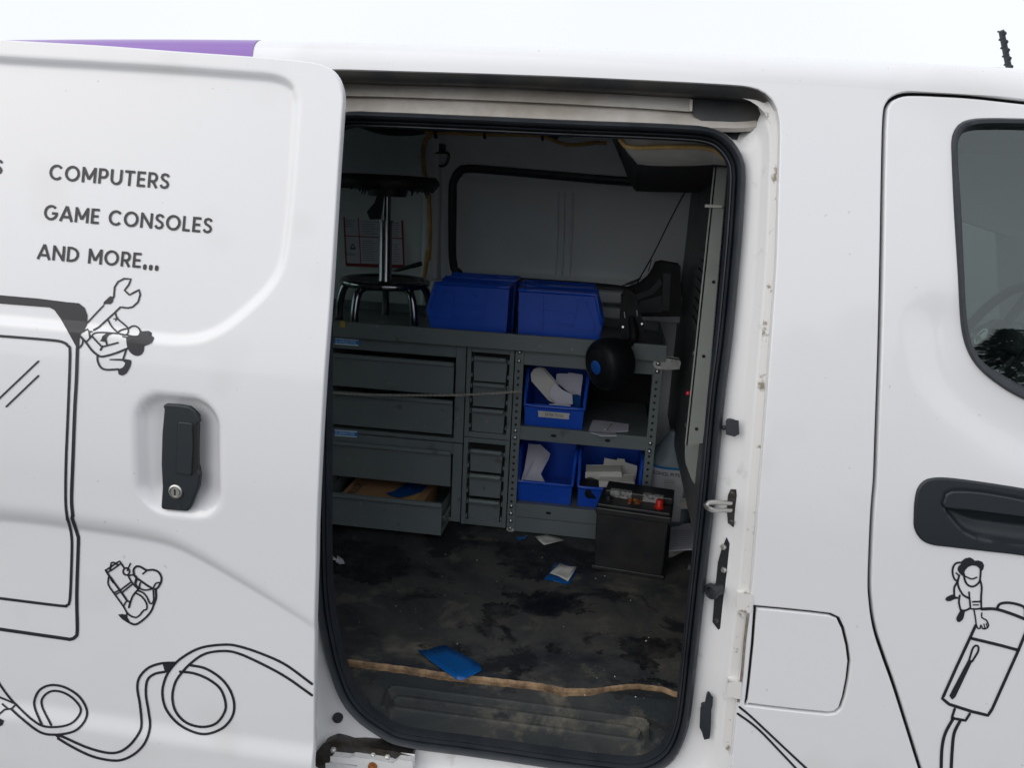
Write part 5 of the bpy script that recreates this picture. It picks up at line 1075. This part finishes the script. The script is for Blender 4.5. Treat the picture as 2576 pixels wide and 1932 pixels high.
carton(G6([(987, 632), (1310, 640), (1308, 712), (1090, 700), (990, 690)]), .89, .05, 'small bright white carton behind the black battery')
mb = MB(); c = at(*G6([(900, 700)])[0], .905); mb.lathe([(.0, -.03), (.028, -.026), (.034, 0), (.028, .026), (0, .03)], c, (.6, -.7, .3), 20); tag(mb.build('cable_coil', 'black_plastic', None, smooth=50), 'black round plastic reel tucked in the bottom bin corner', 'reel')

# ------------------------------------------------------------------ stool on the tray shelf
SYs = 1.03; sc = at(968, 790, SYs); SX = sc[0]
t = thing('stool', 'short chrome stool with a torn black seat standing on the shelf', 'stool', (SX, SYs, TB))
zring = at(968, 709, SYs)[2]; zcol = at(974, 556, SYs)[2]; ztop = at(975, 508, SYs)[2]; zs0 = at(975, 474, SYs)[2]; zs1 = at(975, 440, SYs)[2]
mb = MB(); mb.lathe([(.022, zring - .012 - 0), (.022, zring + .004), (.0195, zring + .012), (.0195, zcol - .004), (.0225, zcol - .003), (.0225, zcol + .002), (.0165, zcol + .003)], (SX, SYs, 0), n=24); mb.build('column', 'chrome', t, smooth=40)
mb = MB(); mb.lathe([(.0122, zcol), (.0122, zs0)], (SX + .002, SYs, 0), n=18); mb.build('lift_rod', 'chrome', t, smooth=40)
rad_ = .124; mb = MB()
mb.tube([(SX + rad_ * math.cos(a), SYs + rad_ * math.sin(a), zring) for a in np.linspace(0, 2 * math.pi, 49)[:-1]], .0115, 10, closed=True); mb.build('foot_ring', 'chrome', t, smooth=60)
mb = MB(); mb.lathe([(.022, zring - .004), (.07, zring - .002), (rad_ - .004, zring + .002), (rad_ - .004, zring + .004), (.022, zring + .004)], (SX, SYs, 0), n=40); mb.build('base_plate', 'dark_metal', t, smooth=40)
for k in range(5):
    a = rad(-110 + 72 * k); dv = Vector((math.cos(a), math.sin(a), 0)); hz = zring - TB
    pts = [Vector((SX, SYs, zring - .010)) + dv * .05, Vector((SX, SYs, zring - .008)) + dv * .10, Vector((SX, SYs, zring - .022)) + dv * .128, Vector((SX, SYs, TB + hz * .45)) + dv * .143, Vector((SX, SYs, TB + .010)) + dv * .147]
    mb = MB(); mb.tube([tuple(p) for p in catmull(pts, False, .008)], .0120, 10); lg = mb.build('leg', 'chrome', t, smooth=60)
    mb = MB(); p = Vector((SX, SYs, 0)) + dv * .147; mb.lathe([(.012, TB), (.012, TB + .010), (.009, TB + .014)], (p.x, p.y, 0), n=14); mb.build('foot_cap', 'rubber', lg, smooth=40)
mb = MB(); mb.lathe([(.055, zs0 - .022), (.060, zs0 - .006), (.06, zs0 + .002)], (SX + .004, SYs, 0), n=20); mb.build('seat_mount', 'black_plastic', t, smooth=40)
rows = []; n_ = 60
prof = [(.02, zs0 + .002, 0), (.10, zs0 - .002, .6), (.142, zs0 + .002, 1), (.152, zs0 + .016, .5), (.150, zs1 - .012, .1), (.142, zs1 - .001, 0), (.08, zs1 + .001, 0), (.001, zs1 + .001, 0)]
rj = rng.normal(0, 1, (len(prof), n_))
for i, (r, z, j) in enumerate(prof): rows.append([(SX + .004 + (r + rj[i, k] * .003 * j) * math.cos(k * 2 * math.pi / n_), SYs + (r + rj[i, k] * .003 * j) * math.sin(k * 2 * math.pi / n_), z + rj[i, k] * .004 * j) for k in range(n_)])
mb = MB(); mb.loft(rows, cu=True, flip=False); mb.build('seat', 'leather', t, smooth=50)
mb = MB()
for k in range(16):
    a = -.2 - k * .12 + random.uniform(-.05, .05); r = .14; p = Vector((SX + r * math.cos(a), SYs + r * math.sin(a), zs0)); mb.tube([p, p + Vector((random.uniform(-.008, .008), -.003, -random.uniform(.006, .022)))], [.004, .0012], 5)
mb.build('torn_lining', 'leather', t)['kind'] = 'stuff'
lv = [at(a, b, SYs - .05) for a, b in G9([(500, 510), (480, 570), (420, 640), (440, 690), (500, 690), (515, 600), (525, 520)])]; mb = MB(); mb.prism(lv, (0, .02, 0)); mb.build('height_lever', 'black_plastic', t, bevel=.004)
# poster with red frame on the wall behind the stool
PYY = 1.325
pq = lambda a, b, o=0.: at(*G9([(a, b)])[0], PYY + o)
mb = MB(); mb.prism([pq(200, 400), pq(690, 430), pq(718, 1095), pq(235, 1080)], (0, .003, 0)); ps = mb.build('poster', 'poster'); tag(ps, 'white safety poster with red borders on the wall behind the stool', 'poster')
mb = MB()
def rq(a, b, w): 
    P, Q = Vector(pq(*a, -.0006)), Vector(pq(*b, -.0006)); n = (Q - P).normalized().cross(Vector((0, 1, 0))) * w; mb.add([P + n, Q + n, Q - n, P - n], [(0, 1, 2, 3)])
for a, b, w in (((203, 400), (236, 1080), .0025), ((236, 1080), (718, 1095), .0055), ((690, 430), (718, 1095), .003), ((205, 570), (690, 595), .0016), ((215, 838), (705, 862), .0016), ((358, 410), (362, 575), .0016), ((330, 580), (358, 1085), .0016), ((540, 590), (548, 1090), .0016)): rq(a, b, w)
mb.build('poster_frame', 'poster_red', ps)
mb = MB()
for x0_, x1_, ya, yb, st_ in ((370, 500, 720, 830, 20), (225, 320, 710, 760, 16), (370, 500, 880, 1060, 18), (625, 690, 730, 840, 18), (625, 690, 910, 1060, 20), (228, 330, 985, 1000, 12), (220, 350, 548, 560, 10)):
    y = ya
    while y < yb: rq((x0_, y), (x0_ + (x1_ - x0_) * random.uniform(.6, 1), y + 3), .0007); y += st_
rq((225, 655), (325, 655), .006); rq((612, 640), (665, 643), .006); rq((370, 640), (398, 641), .010); rq((230, 470), (330, 480), .009)
for a in range(12): rq((430 + 32 * math.cos(a * .5236), 485 + 35 * math.sin(a * .5236)), (430 + 32 * math.cos((a + 1) * .5236), 485 + 35 * math.sin((a + 1) * .5236)), .001)
rq((408, 462), (452, 508), .001); rq((270, 945), (290, 905), .002); rq((290, 905), (312, 945), .002); rq((270, 945), (312, 945), .003)
mb.build('poster_print', 'ink_soft', ps)['kind'] = 'stuff'
a, b = pq(620, 1137, -.13), pq(865, 1070, -.13); A_, B_ = Vector(a), Vector(b); mb = MB(); mb.tube([A_, A_.lerp(B_, .12), A_.lerp(B_, .15), A_.lerp(B_, .65), A_.lerp(B_, .7), B_], [.001, .004, .006, .0065, .0075, .0075], 12); tag(mb.build('marker_pen', 'black_plastic', None, smooth=40), 'black marker pen leaning beside the stool base', 'pen')

# ------------------------------------------------------------------ steel cable strung across the drawers
cbp = [sp(a, b, SY - .034) for a, b in G3([(60, 1275), (150, 1283), (400, 1298), (700, 1305), (1000, 1306), (1250, 1305), (1400, 1300), (1600, 1290), (1750, 1280), (1885, 1270)])]
cc = catmull(cbp, False, .0022); mb = MB(); m2 = MB()
tw = [[], []]
for i, p in enumerate(cc):
    for k in (0, 1): a = i * .55 + k * math.pi; tw[k].append((p[0], p[1] + .0021 * math.cos(a), p[2] + .0021 * math.sin(a)))
mb.tube(tw[0], .0019, 5); mb.tube(tw[1], .0019, 5)
o = mb.build('twisted_cord', 'cord_grey', None, smooth=60); o['kind'] = 'stuff'
tag(o, 'thin twisted dark cord strung across the drawer fronts', 'cord')

# ------------------------------------------------------------------ hanging device, its cord and the black plastic bracket behind it
ga = lambda a, b, Y: at(*GA([(a, b)])[0], Y)
t = thing('hanging_device', 'black round device with blue badge hanging by a thin cord', 'device', ga(450, 1250, .78))
axd = Vector((-.74, -.64, -.16)).normalized(); c0 = Vector(ga(470, 1250, .78))
mb = MB(); mb.lathe([(.001, -.045), (.040, -.044), (.054, -.032), (.062, -.008), (.0655, .018), (.064, .036), (.058, .048), (.050, .052), (.048, .050), (.044, .053), (.02, .058), (.001, .059)], c0, axd, 40, sx=.98, sy=1.08); mb.build('housing', 'device_black', t, smooth=40)
mb = MB(); mb.lathe([(.019, .054), (.019, .0595), (.017, .061), (.001, .0615)], c0, axd, 24); mb.build('badge', 'emblem_blue', t, smooth=40)
mb = MB(); mb.lathe([(.048, .0512), (.049, .0530), (.050, .0512)], c0, axd, 40, sx=.98, sy=1.08); mb.build('trim_ring', 'device_black', t, smooth=40)
ar = [ga(a, b, y) for a, b, y in ((560, 1060, .82), (640, 1040, .83), (700, 1000, .84), (715, 900, .85), (690, 760, .87), (670, 620, .89), (660, 500, .90), (690, 430, .91))]
mb = MB(); mb.tube([tuple(p) for p in catmull(ar, False, .008)], .012, 12); ap = mb.build('arm', 'device_black', t, smooth=60)
sl_ = [ga(a, b, .865) for a, b in ((600, 500), (640, 440), (700, 470), (745, 600), (765, 700), (800, 800), (815, 960), (790, 1020), (700, 1060), (640, 1020), (590, 900), (570, 760), (580, 600))]
mb = MB(); mb.prism(sl_, (0, .022, 0)); mb.build('arm_shell', 'device_black', t, bevel=.006, seg=3)
for q in ((600, 700), (745, 680)): 
    P, Q = Vector(ga(q[0], q[1] - 35, .862)), Vector(ga(q[0] + 8, q[1] + 35, .862)); mb = MB(); mb.tube([P, Q], .0012, 6); mb.build('clip_wire', 'zinc', t)
for q in ((585, 840), (805, 805), (715, 1000)): mb = MB(); mb.lathe([(.003, 0), (.003, .003)], ga(*q, .862), (0, -1, .2), 10); mb.build('screw', 'zinc', t)
mb = MB(); pts = [ga(700, 430, .91), ga(800, 240, .95), ga(935, 0, 1.0), at(1690, 545, 1.03), at(1722, 484, 1.05)]; mb.tube([tuple(p) for p in catmull(pts, False, .02)], .0019, 6); mb.build('cord', 'rubber', t, smooth=60)
mb = MB(); pts = [ga(915, 60, 1.0), ga(895, 150, 1.0), ga(878, 195, 1.0)]; mb.tube(pts, .0014, 6); mb.build('cord_tail', 'rubber', t)
bb = [ga(a, b, 1.08) for a, b in ((600, 500), (640, 435), (800, 372), (900, 290), (960, 200), (990, 130), (1040, 116), (1220, 150), (1235, 690), (780, 690), (740, 560))]
mb = MB(); mb.prism(bb, (0, .07, 0)); br = mb.build('plastic_bracket', 'device_black', None, bevel=.008, seg=3); tag(br, 'black curved plastic bracket standing behind the hanging device', 'bracket')
for pts in ([(1065, 230), (1130, 235), (1110, 640), (1050, 640)], [(780, 560), (1020, 490), (1025, 660), (790, 670)], [(740, 480), (900, 420), (1010, 300), (1030, 340), (930, 450), (760, 520)]):
    mb = MB(); mb.prism([ga(a, b, 1.072) for a, b in pts], (0, .008, 0)); mb.build('moulding', 'rubber', br, bevel=.003)
a, b = ga(575, 360, 1.20), ga(790, 280, 1.20); mb = MB(); mb.tube([a, tuple((np.array(a) + np.array(b)) / 2 + np.array([0, 0, -.002])), b], [.001, .005, .003], 8); tag(mb.build('cable_tail', 'rubber', None, smooth=60), 'short black cable end poking out along the far wall', 'cable')

# ------------------------------------------------------------------ battery on the floor
b0, b1 = atz(1489, 1430, FZ), atz(1668, 1459, FZ); ang = math.atan2(b1[1] - b0[1], b1[0] - b0[0]); bw = math.hypot(b1[0] - b0[0], b1[1] - b0[1])
t = thing('car_battery', 'black car battery with a red terminal cap on the van floor', 'battery', b0, ang)
bh = at(1498, 1280, b0[1])[2] - FZ; bd = .125; hl_ = .050
mb = MB(); mb.add([(.004, .004, 0), (bw - .004, .004, 0), (bw - .004, bd - .004, 0), (.004, bd - .004, 0), (0, 0, bh), (bw, 0, bh), (bw, bd, bh), (0, bd, bh)], [(3, 2, 1, 0), (4, 5, 6, 7), (0, 1, 5, 4), (1, 2, 6, 5), (2, 3, 7, 6), (3, 0, 4, 7)]); mb.build('case', 'battery', t, local=True, bevel=.004, seg=3)
mb = MB(); mb.box(-.002, bw + .002, -.003, bd + .002, .0, .011); mb.build('base_lip', 'battery', t, local=True, bevel=.002)
mb = MB(); mb.box(-.003, bw + .005, -.004, bd + .004, bh - .012, bh + .006); mb.box(.0, bw + .001, .0, bd, bh + .006, bh + .016); mb.build('lid', 'battery', t, local=True, bevel=.003)
mb = MB(); mb.box(.012, bw + .004, bd * .45, bd + .002, bh + .016, bh + .036); mb.build('vent_cover', 'battery', t, local=True, bevel=.004)
for xx, w_, m in ((bw * .14, .30, 'label_silver'), (bw * .60, .28, 'label_silver')):
    mb = MB(); y_ = bd * .45; mb.box(xx, xx + bw * w_, y_ - .001, y_ + .014, bh + .0168, bh + .0368); mb.build('printed_label', m, t, local=True)
mb = MB(); mb.lathe([(.013, bh + .014), (.013, bh + .017), (.0105, bh + .018), (.0095, bh + .036), (.008, bh + .038), (0, bh + .038)], (bw - .030, bd * .24, 0), n=24); mb.build('red_terminal_cap', 'red_cap', t, local=True, smooth=40)
mb = MB(); mb.lathe([(.0125, bh + .014), (.0125, bh + .018), (.009, bh + .019), (.0082, bh + .030), (0, bh + .030)], (.026, bd * .24, 0), n=24); mb.build('black_terminal_cap', 'black_plastic', t, local=True, smooth=40)
mb = MB()
for i in range(16):
    x_, y_ = bw * .40 + random.uniform(0, .038), bd * .2 + random.uniform(0, .03); r = random.uniform(.003, .007); mb.lathe([(r, bh + .015), (r * .8, bh + .016 + r * .7), (0, bh + .016 + r)], (x_, y_, 0), n=7)
mb.build('corrosion_crust', 'corrosion', t, local=True, smooth=50)['kind'] = 'stuff'

# ------------------------------------------------------------------ plastic jug of solvent behind the battery
jc = atz(1690, 1292, FZ); JX, JY = at(1688, 1200, 1.06)[0], 1.06
hj = at(1688, 1082, JY)[2] - FZ; rj_ = .066
t = thing('plastic_jug', 'translucent plastic jug with a 99.9% label beside the rack', 'jug', (JX, JY, FZ))
def sup(r, z, n=36, p=3.2, sx=1.):
    out = []
    for k in range(n):
        a = k * 2 * math.pi / n; c, s_ = math.cos(a), math.sin(a); q = (abs(c) ** p + abs(s_) ** p) ** (-1 / p); out.append((r * q * c * sx, r * q * s_, z))
    return out
hz = [(.055, 0, 3), (.066, .006, 3.2), (.068, .02, 3.4), (.068, hj * .66, 3.4), (.066, hj * .70, 3.1), (.056, hj * .77, 2.6), (.040, hj * .87, 2.2), (.026, hj * .94, 2), (.021, hj * .955, 2), (.021, hj * .98, 2), (.019, hj, 2), (.001, hj, 2)]
mb = MB(); mb.loft([sup(r, z, 40, p) for r, z, p in hz], cu=True); mb.build('body', 'jug', t, local=True, smooth=50)
def jl(u, z, o=.0012):
    a = rad(-90) + u; c, s_ = math.cos(a), math.sin(a); q = (abs(c) ** 3.4 + abs(s_) ** 3.4) ** (-1 / 3.4); r = .068 + o; return (r * q * c, r * q * s_, z)
us = np.linspace(-1.1, .46, 24); za, zc_ = .022, at(1690, 1177, JY - .066)[2] - FZ
mb = MB(); mb.loft([[jl(u, z) for u in us] for z in np.linspace(za, zc_ - .006, 6)]); lb = mb.build('label', 'label_white', t, local=True, smooth=60)
mb = MB(); mb.loft([[jl(u, z) for u in us] for z in (zc_ - .006, zc_ + .001)]); mb.build('label_band', 'label_blue', lb, local=True, smooth=60)
mb = MB(); v, f = textmesh('ALCOHOL 99.9%', .008); va, vb = v[:, 0].min(), v[:, 0].max(); mb.add([jl(-1.05 + 1.32 * (a - va) / (vb - va), zc_ - .026 + .0105 * c_ / .69, .0018) for a, c_, _ in v], f); mb.build('label_print', 'ink', lb, local=True)
mb = MB(); z_ = zc_ - .038; k = 0
while z_ > .04:
    u0, u1 = -.35, -.35 + (.55 if k < 3 else .8) * random.uniform(.75, 1.0); th = .0012 if k in (1, 2) else .0005; mb.loft([[jl(u, z_, .0016) for u in np.linspace(u0, u1, 8)], [jl(u, z_ + th, .0016) for u in np.linspace(u0, u1, 8)]]); z_ -= .0052 if k < 3 else .0036; k += 1
mb.build('fine_print', 'ink_soft', lb, local=True)

# ------------------------------------------------------------------ scraps on the floor
def scrap(name, pts, m, label, cat, lift=.003, curl=0., z=FZ, group=None, th=.0008):
    P = [Vector(atz(a, b, z + lift)) for a, b in pts]; c = sum(P, Vector()) / len(P); n = len(P); mb = MB()
    P = [p + Vector((0, 0, curl * random.uniform(-.3, 1))) for p in P]
    mid = [(p * .5 + c * .5) - Vector((0, 0, .0)) for p in P]; c = c + Vector((0, 0, -lift * .5))
    for q in mid: q.z = z + lift * .7
    mb.add(P + mid + [c], [(i, (i + 1) % n, (i + 1) % n + n, i + n) for i in range(n)] + [(i + n, (i + 1) % n + n, 2 * n) for i in range(n)])
    o = mb.build(name, m, None, smooth=60); o.modifiers.new('s', 'SOLIDIFY').thickness = th; tag(o, label, cat, group); return o
scrap('film_sheet', catmull(G7([(1065, 580), (1160, 575), (1250, 540), (1320, 535), (1470, 610), (1640, 710), (1660, 770), (1590, 800), (1530, 835), (1480, 858), (1420, 845), (1340, 790), (1200, 690)]), True, 25).tolist(), 'film_blue', 'large blue film sheet lying across the plywood edge', 'film', lift=.004, curl=.002)
scrap('film_sheet', G6([(520, 1490), (560, 1400), (630, 1380), (790, 1425), (760, 1500), (700, 1590), (560, 1560), (470, 1540)]), 'film_blue', 'dark blue film sheet under a white paper square on the floor', 'film', lift=.003)
scrap('paper_square', G6([(528, 1488), (620, 1395), (690, 1435), (778, 1425), (740, 1500), (695, 1558), (610, 1515)]), 'card_white', 'curled white paper square on the blue film sheet', 'paper', lift=.008, curl=.006)
scrap('paper_scrap', G6([(392, 1142), (500, 1128), (600, 1150), (660, 1185), (560, 1205), (475, 1222), (430, 1190)]), 'card_white', 'creased white paper scrap in front of the rack', 'paper', lift=.004, curl=.003)
scrap('film_scrap', G6([(215, 1145), (330, 1130), (300, 1170), (230, 1178)]), 'film_blue', 'small blue film scrap beside the round rack foot', 'film', lift=.002)
scrap('paper_scrap', G5([(100, 1225), (135, 1245), (120, 1270), (160, 1310), (190, 1340), (100, 1330)]), 'paper', 'torn white paper scrap by the seal under the open drawer', 'paper', lift=.005, curl=.004)
scrap('paper_scrap', G5([(180, 1285), (230, 1325), (248, 1365), (200, 1370), (165, 1345)]), 'paper', 'small curled white paper petal near the torn scrap', 'paper', lift=.005, curl=.004)
P = [atz(a, b, FZ + .032) for a, b in GC([(1225, 765), (1380, 745), (1385, 720), (1530, 705), (1560, 740), (1575, 850), (1620, 900), (1600, 1090), (1420, 1100), (1200, 1115)])]
mb = MB(); mb.prism(P, (0, 0, .004)); o = mb.build('paper_stack', 'paper'); tag(o, 'stack of white printed papers on the floor beside the battery', 'paper')
mb = MB()
for i in range(9): mb.add([atz(*GC([(1260, 800 + i * 28)])[0], FZ + .0366), atz(*GC([(1540, 795 + i * 28)])[0], FZ + .0366), atz(*GC([(1540, 799 + i * 28)])[0], FZ + .0366), atz(*GC([(1260, 804 + i * 28)])[0], FZ + .0366)], [(0, 3, 2, 1)])
mb.build('paper_print', 'ink_soft', o)
P = [atz(a, b, FZ + .002) for a, b in GC([(1200, 1120), (1450, 1095), (1280, 1185), (1195, 1205)])]; mb = MB(); mb.prism(P, (0, 0, .030)); tag(mb.build('card_folder', 'card_white'), 'pale card under the stack of printed papers', 'card')
P = [at(a, b, .78) for a, b in GC([(1535, 0), (1560, 20), (1640, 200), (1650, 560), (1600, 600), (1540, 490), (1505, 510), (1520, 200)])]; mb = MB(); mb.prism(P, (0, .006, 0)); tag(mb.build('leaning_paper', 'paper'), 'white papers leaning upright against the bulkhead by the jug', 'paper')
P = [at(a, b, .95) for a, b in GC([(1380, 380), (1500, 360), (1500, 470), (1375, 470)])]; mb = MB(); mb.prism(P, (0, .02, 0)); tag(mb.build('small_label_box', 'card_white', None, bevel=.002), 'small pale carton at the foot of the jug', 'carton')
c = atz(*GC([(1500, 1370)])[0], FZ); mb = MB(); mb.lathe([(.009, FZ), (.009, FZ + .003), (.006, FZ + .003), (.006, FZ + .012), (.002, FZ + .013)], (c[0], c[1], .001), n=6); tag(mb.build('floor_bolt', 'zinc'), 'zinc hex bolt head standing on the floor by the seal', 'bolt')
# crumbs and grit nobody could count
mb = MB()
for i in range(120):
    x, y = random.uniform(-.74, .21), .12 + random.random() ** 1.2 * .70; r = random.choice([.0007, .0008, .001, .0013, .002]); a = random.uniform(0, 6.28); w = r * random.uniform(.4, 1)
    if y < .21 and random.random() < .5: continue
    mb.add([(x + r * math.cos(a), y + r * math.sin(a), FZ + .0012), (x - w * math.sin(a), y + w * math.cos(a), FZ + .0016), (x - r * math.cos(a), y - r * math.sin(a), FZ + .0012), (x + w * math.sin(a), y - w * math.cos(a), FZ + .0016), (x, y, FZ + .0012 + r * .8)], [(0, 1, 4), (1, 2, 4), (2, 3, 4), (3, 0, 4)])
o = mb.build('floor_crumbs', 'card_white'); o['kind'] = 'stuff'; tag(o, 'pale crumbs and grit scattered over the stained floor', 'crumbs')

# ------------------------------------------------------------------ pines behind the camera, seen only as reflections in the door window
pm = MB()
for k in range(2600):
    h = random.random() ** .8; z = 1.2 + h * 4.6; R = (1 - h) * 1.9 + .15; a = random.uniform(0, 6.283); r = R * random.random() ** .5; tier = .35 * math.sin(z * 5.2)
    r = max(.05, r + tier * .4); c = Vector((r * math.cos(a), r * math.sin(a), z - r * .28)); d = Vector((math.cos(a), math.sin(a), random.uniform(-.5, .15))).normalized(); w = d.cross(Vector((0, 0, 1))).normalized() * .085
    L_ = random.uniform(.22, .46); pm.add([c - w, c + d * L_ * .5 - w * .8 + Vector((0, 0, .02)), c + d * L_, c + d * L_ * .5 + w * .8, c + w], [(0, 1, 2), (0, 2, 4), (2, 3, 4)])
tk = MB(); tk.tube([(0, 0, 0), (.02, .01, 2), (.0, .03, 4), (0, 0, 5.8)], [.16, .12, .07, .02], 8)
for k in range(26):
    z = 1.4 + k * .16; a = k * 2.4; R = (1 - (z - 1.2) / 4.6) * 1.7; tk.tube([(0, 0, z), (R * .5 * math.cos(a), R * .5 * math.sin(a), z - R * .05), (R * math.cos(a), R * math.sin(a), z - R * .25)], [.03, .02, .006], 5)
t0 = None
for i, (x, y, sc_, rz_, lab) in enumerate(((5.6, -22, 1.0, 0, 'shorter pine tree across the yard, reflected low in the window'), (8.0, -24, 1.3, 1.3, 'tall pine tree across the yard, reflected in the window'), (10.4, -23, .95, 2.2, 'small pine tree across the yard beside the tall pine'), (12.8, -25, 1.2, 4.0, 'broad pine tree across the yard at the end of the row'))):
    t = thing('pine_tree', lab, 'tree', (x, y, 0), rz_, 'pine trees across the yard'); t.scale = (sc_,) * 3
    if t0 is None:
        pc = pm.build('crown', 'needles', t, local=True); pt_ = tk.build('trunk', 'bark', t, local=True); t0 = t
    else:
        for src in (pc, pt_): c = src.copy(); COL.objects.link(c); c.parent = t
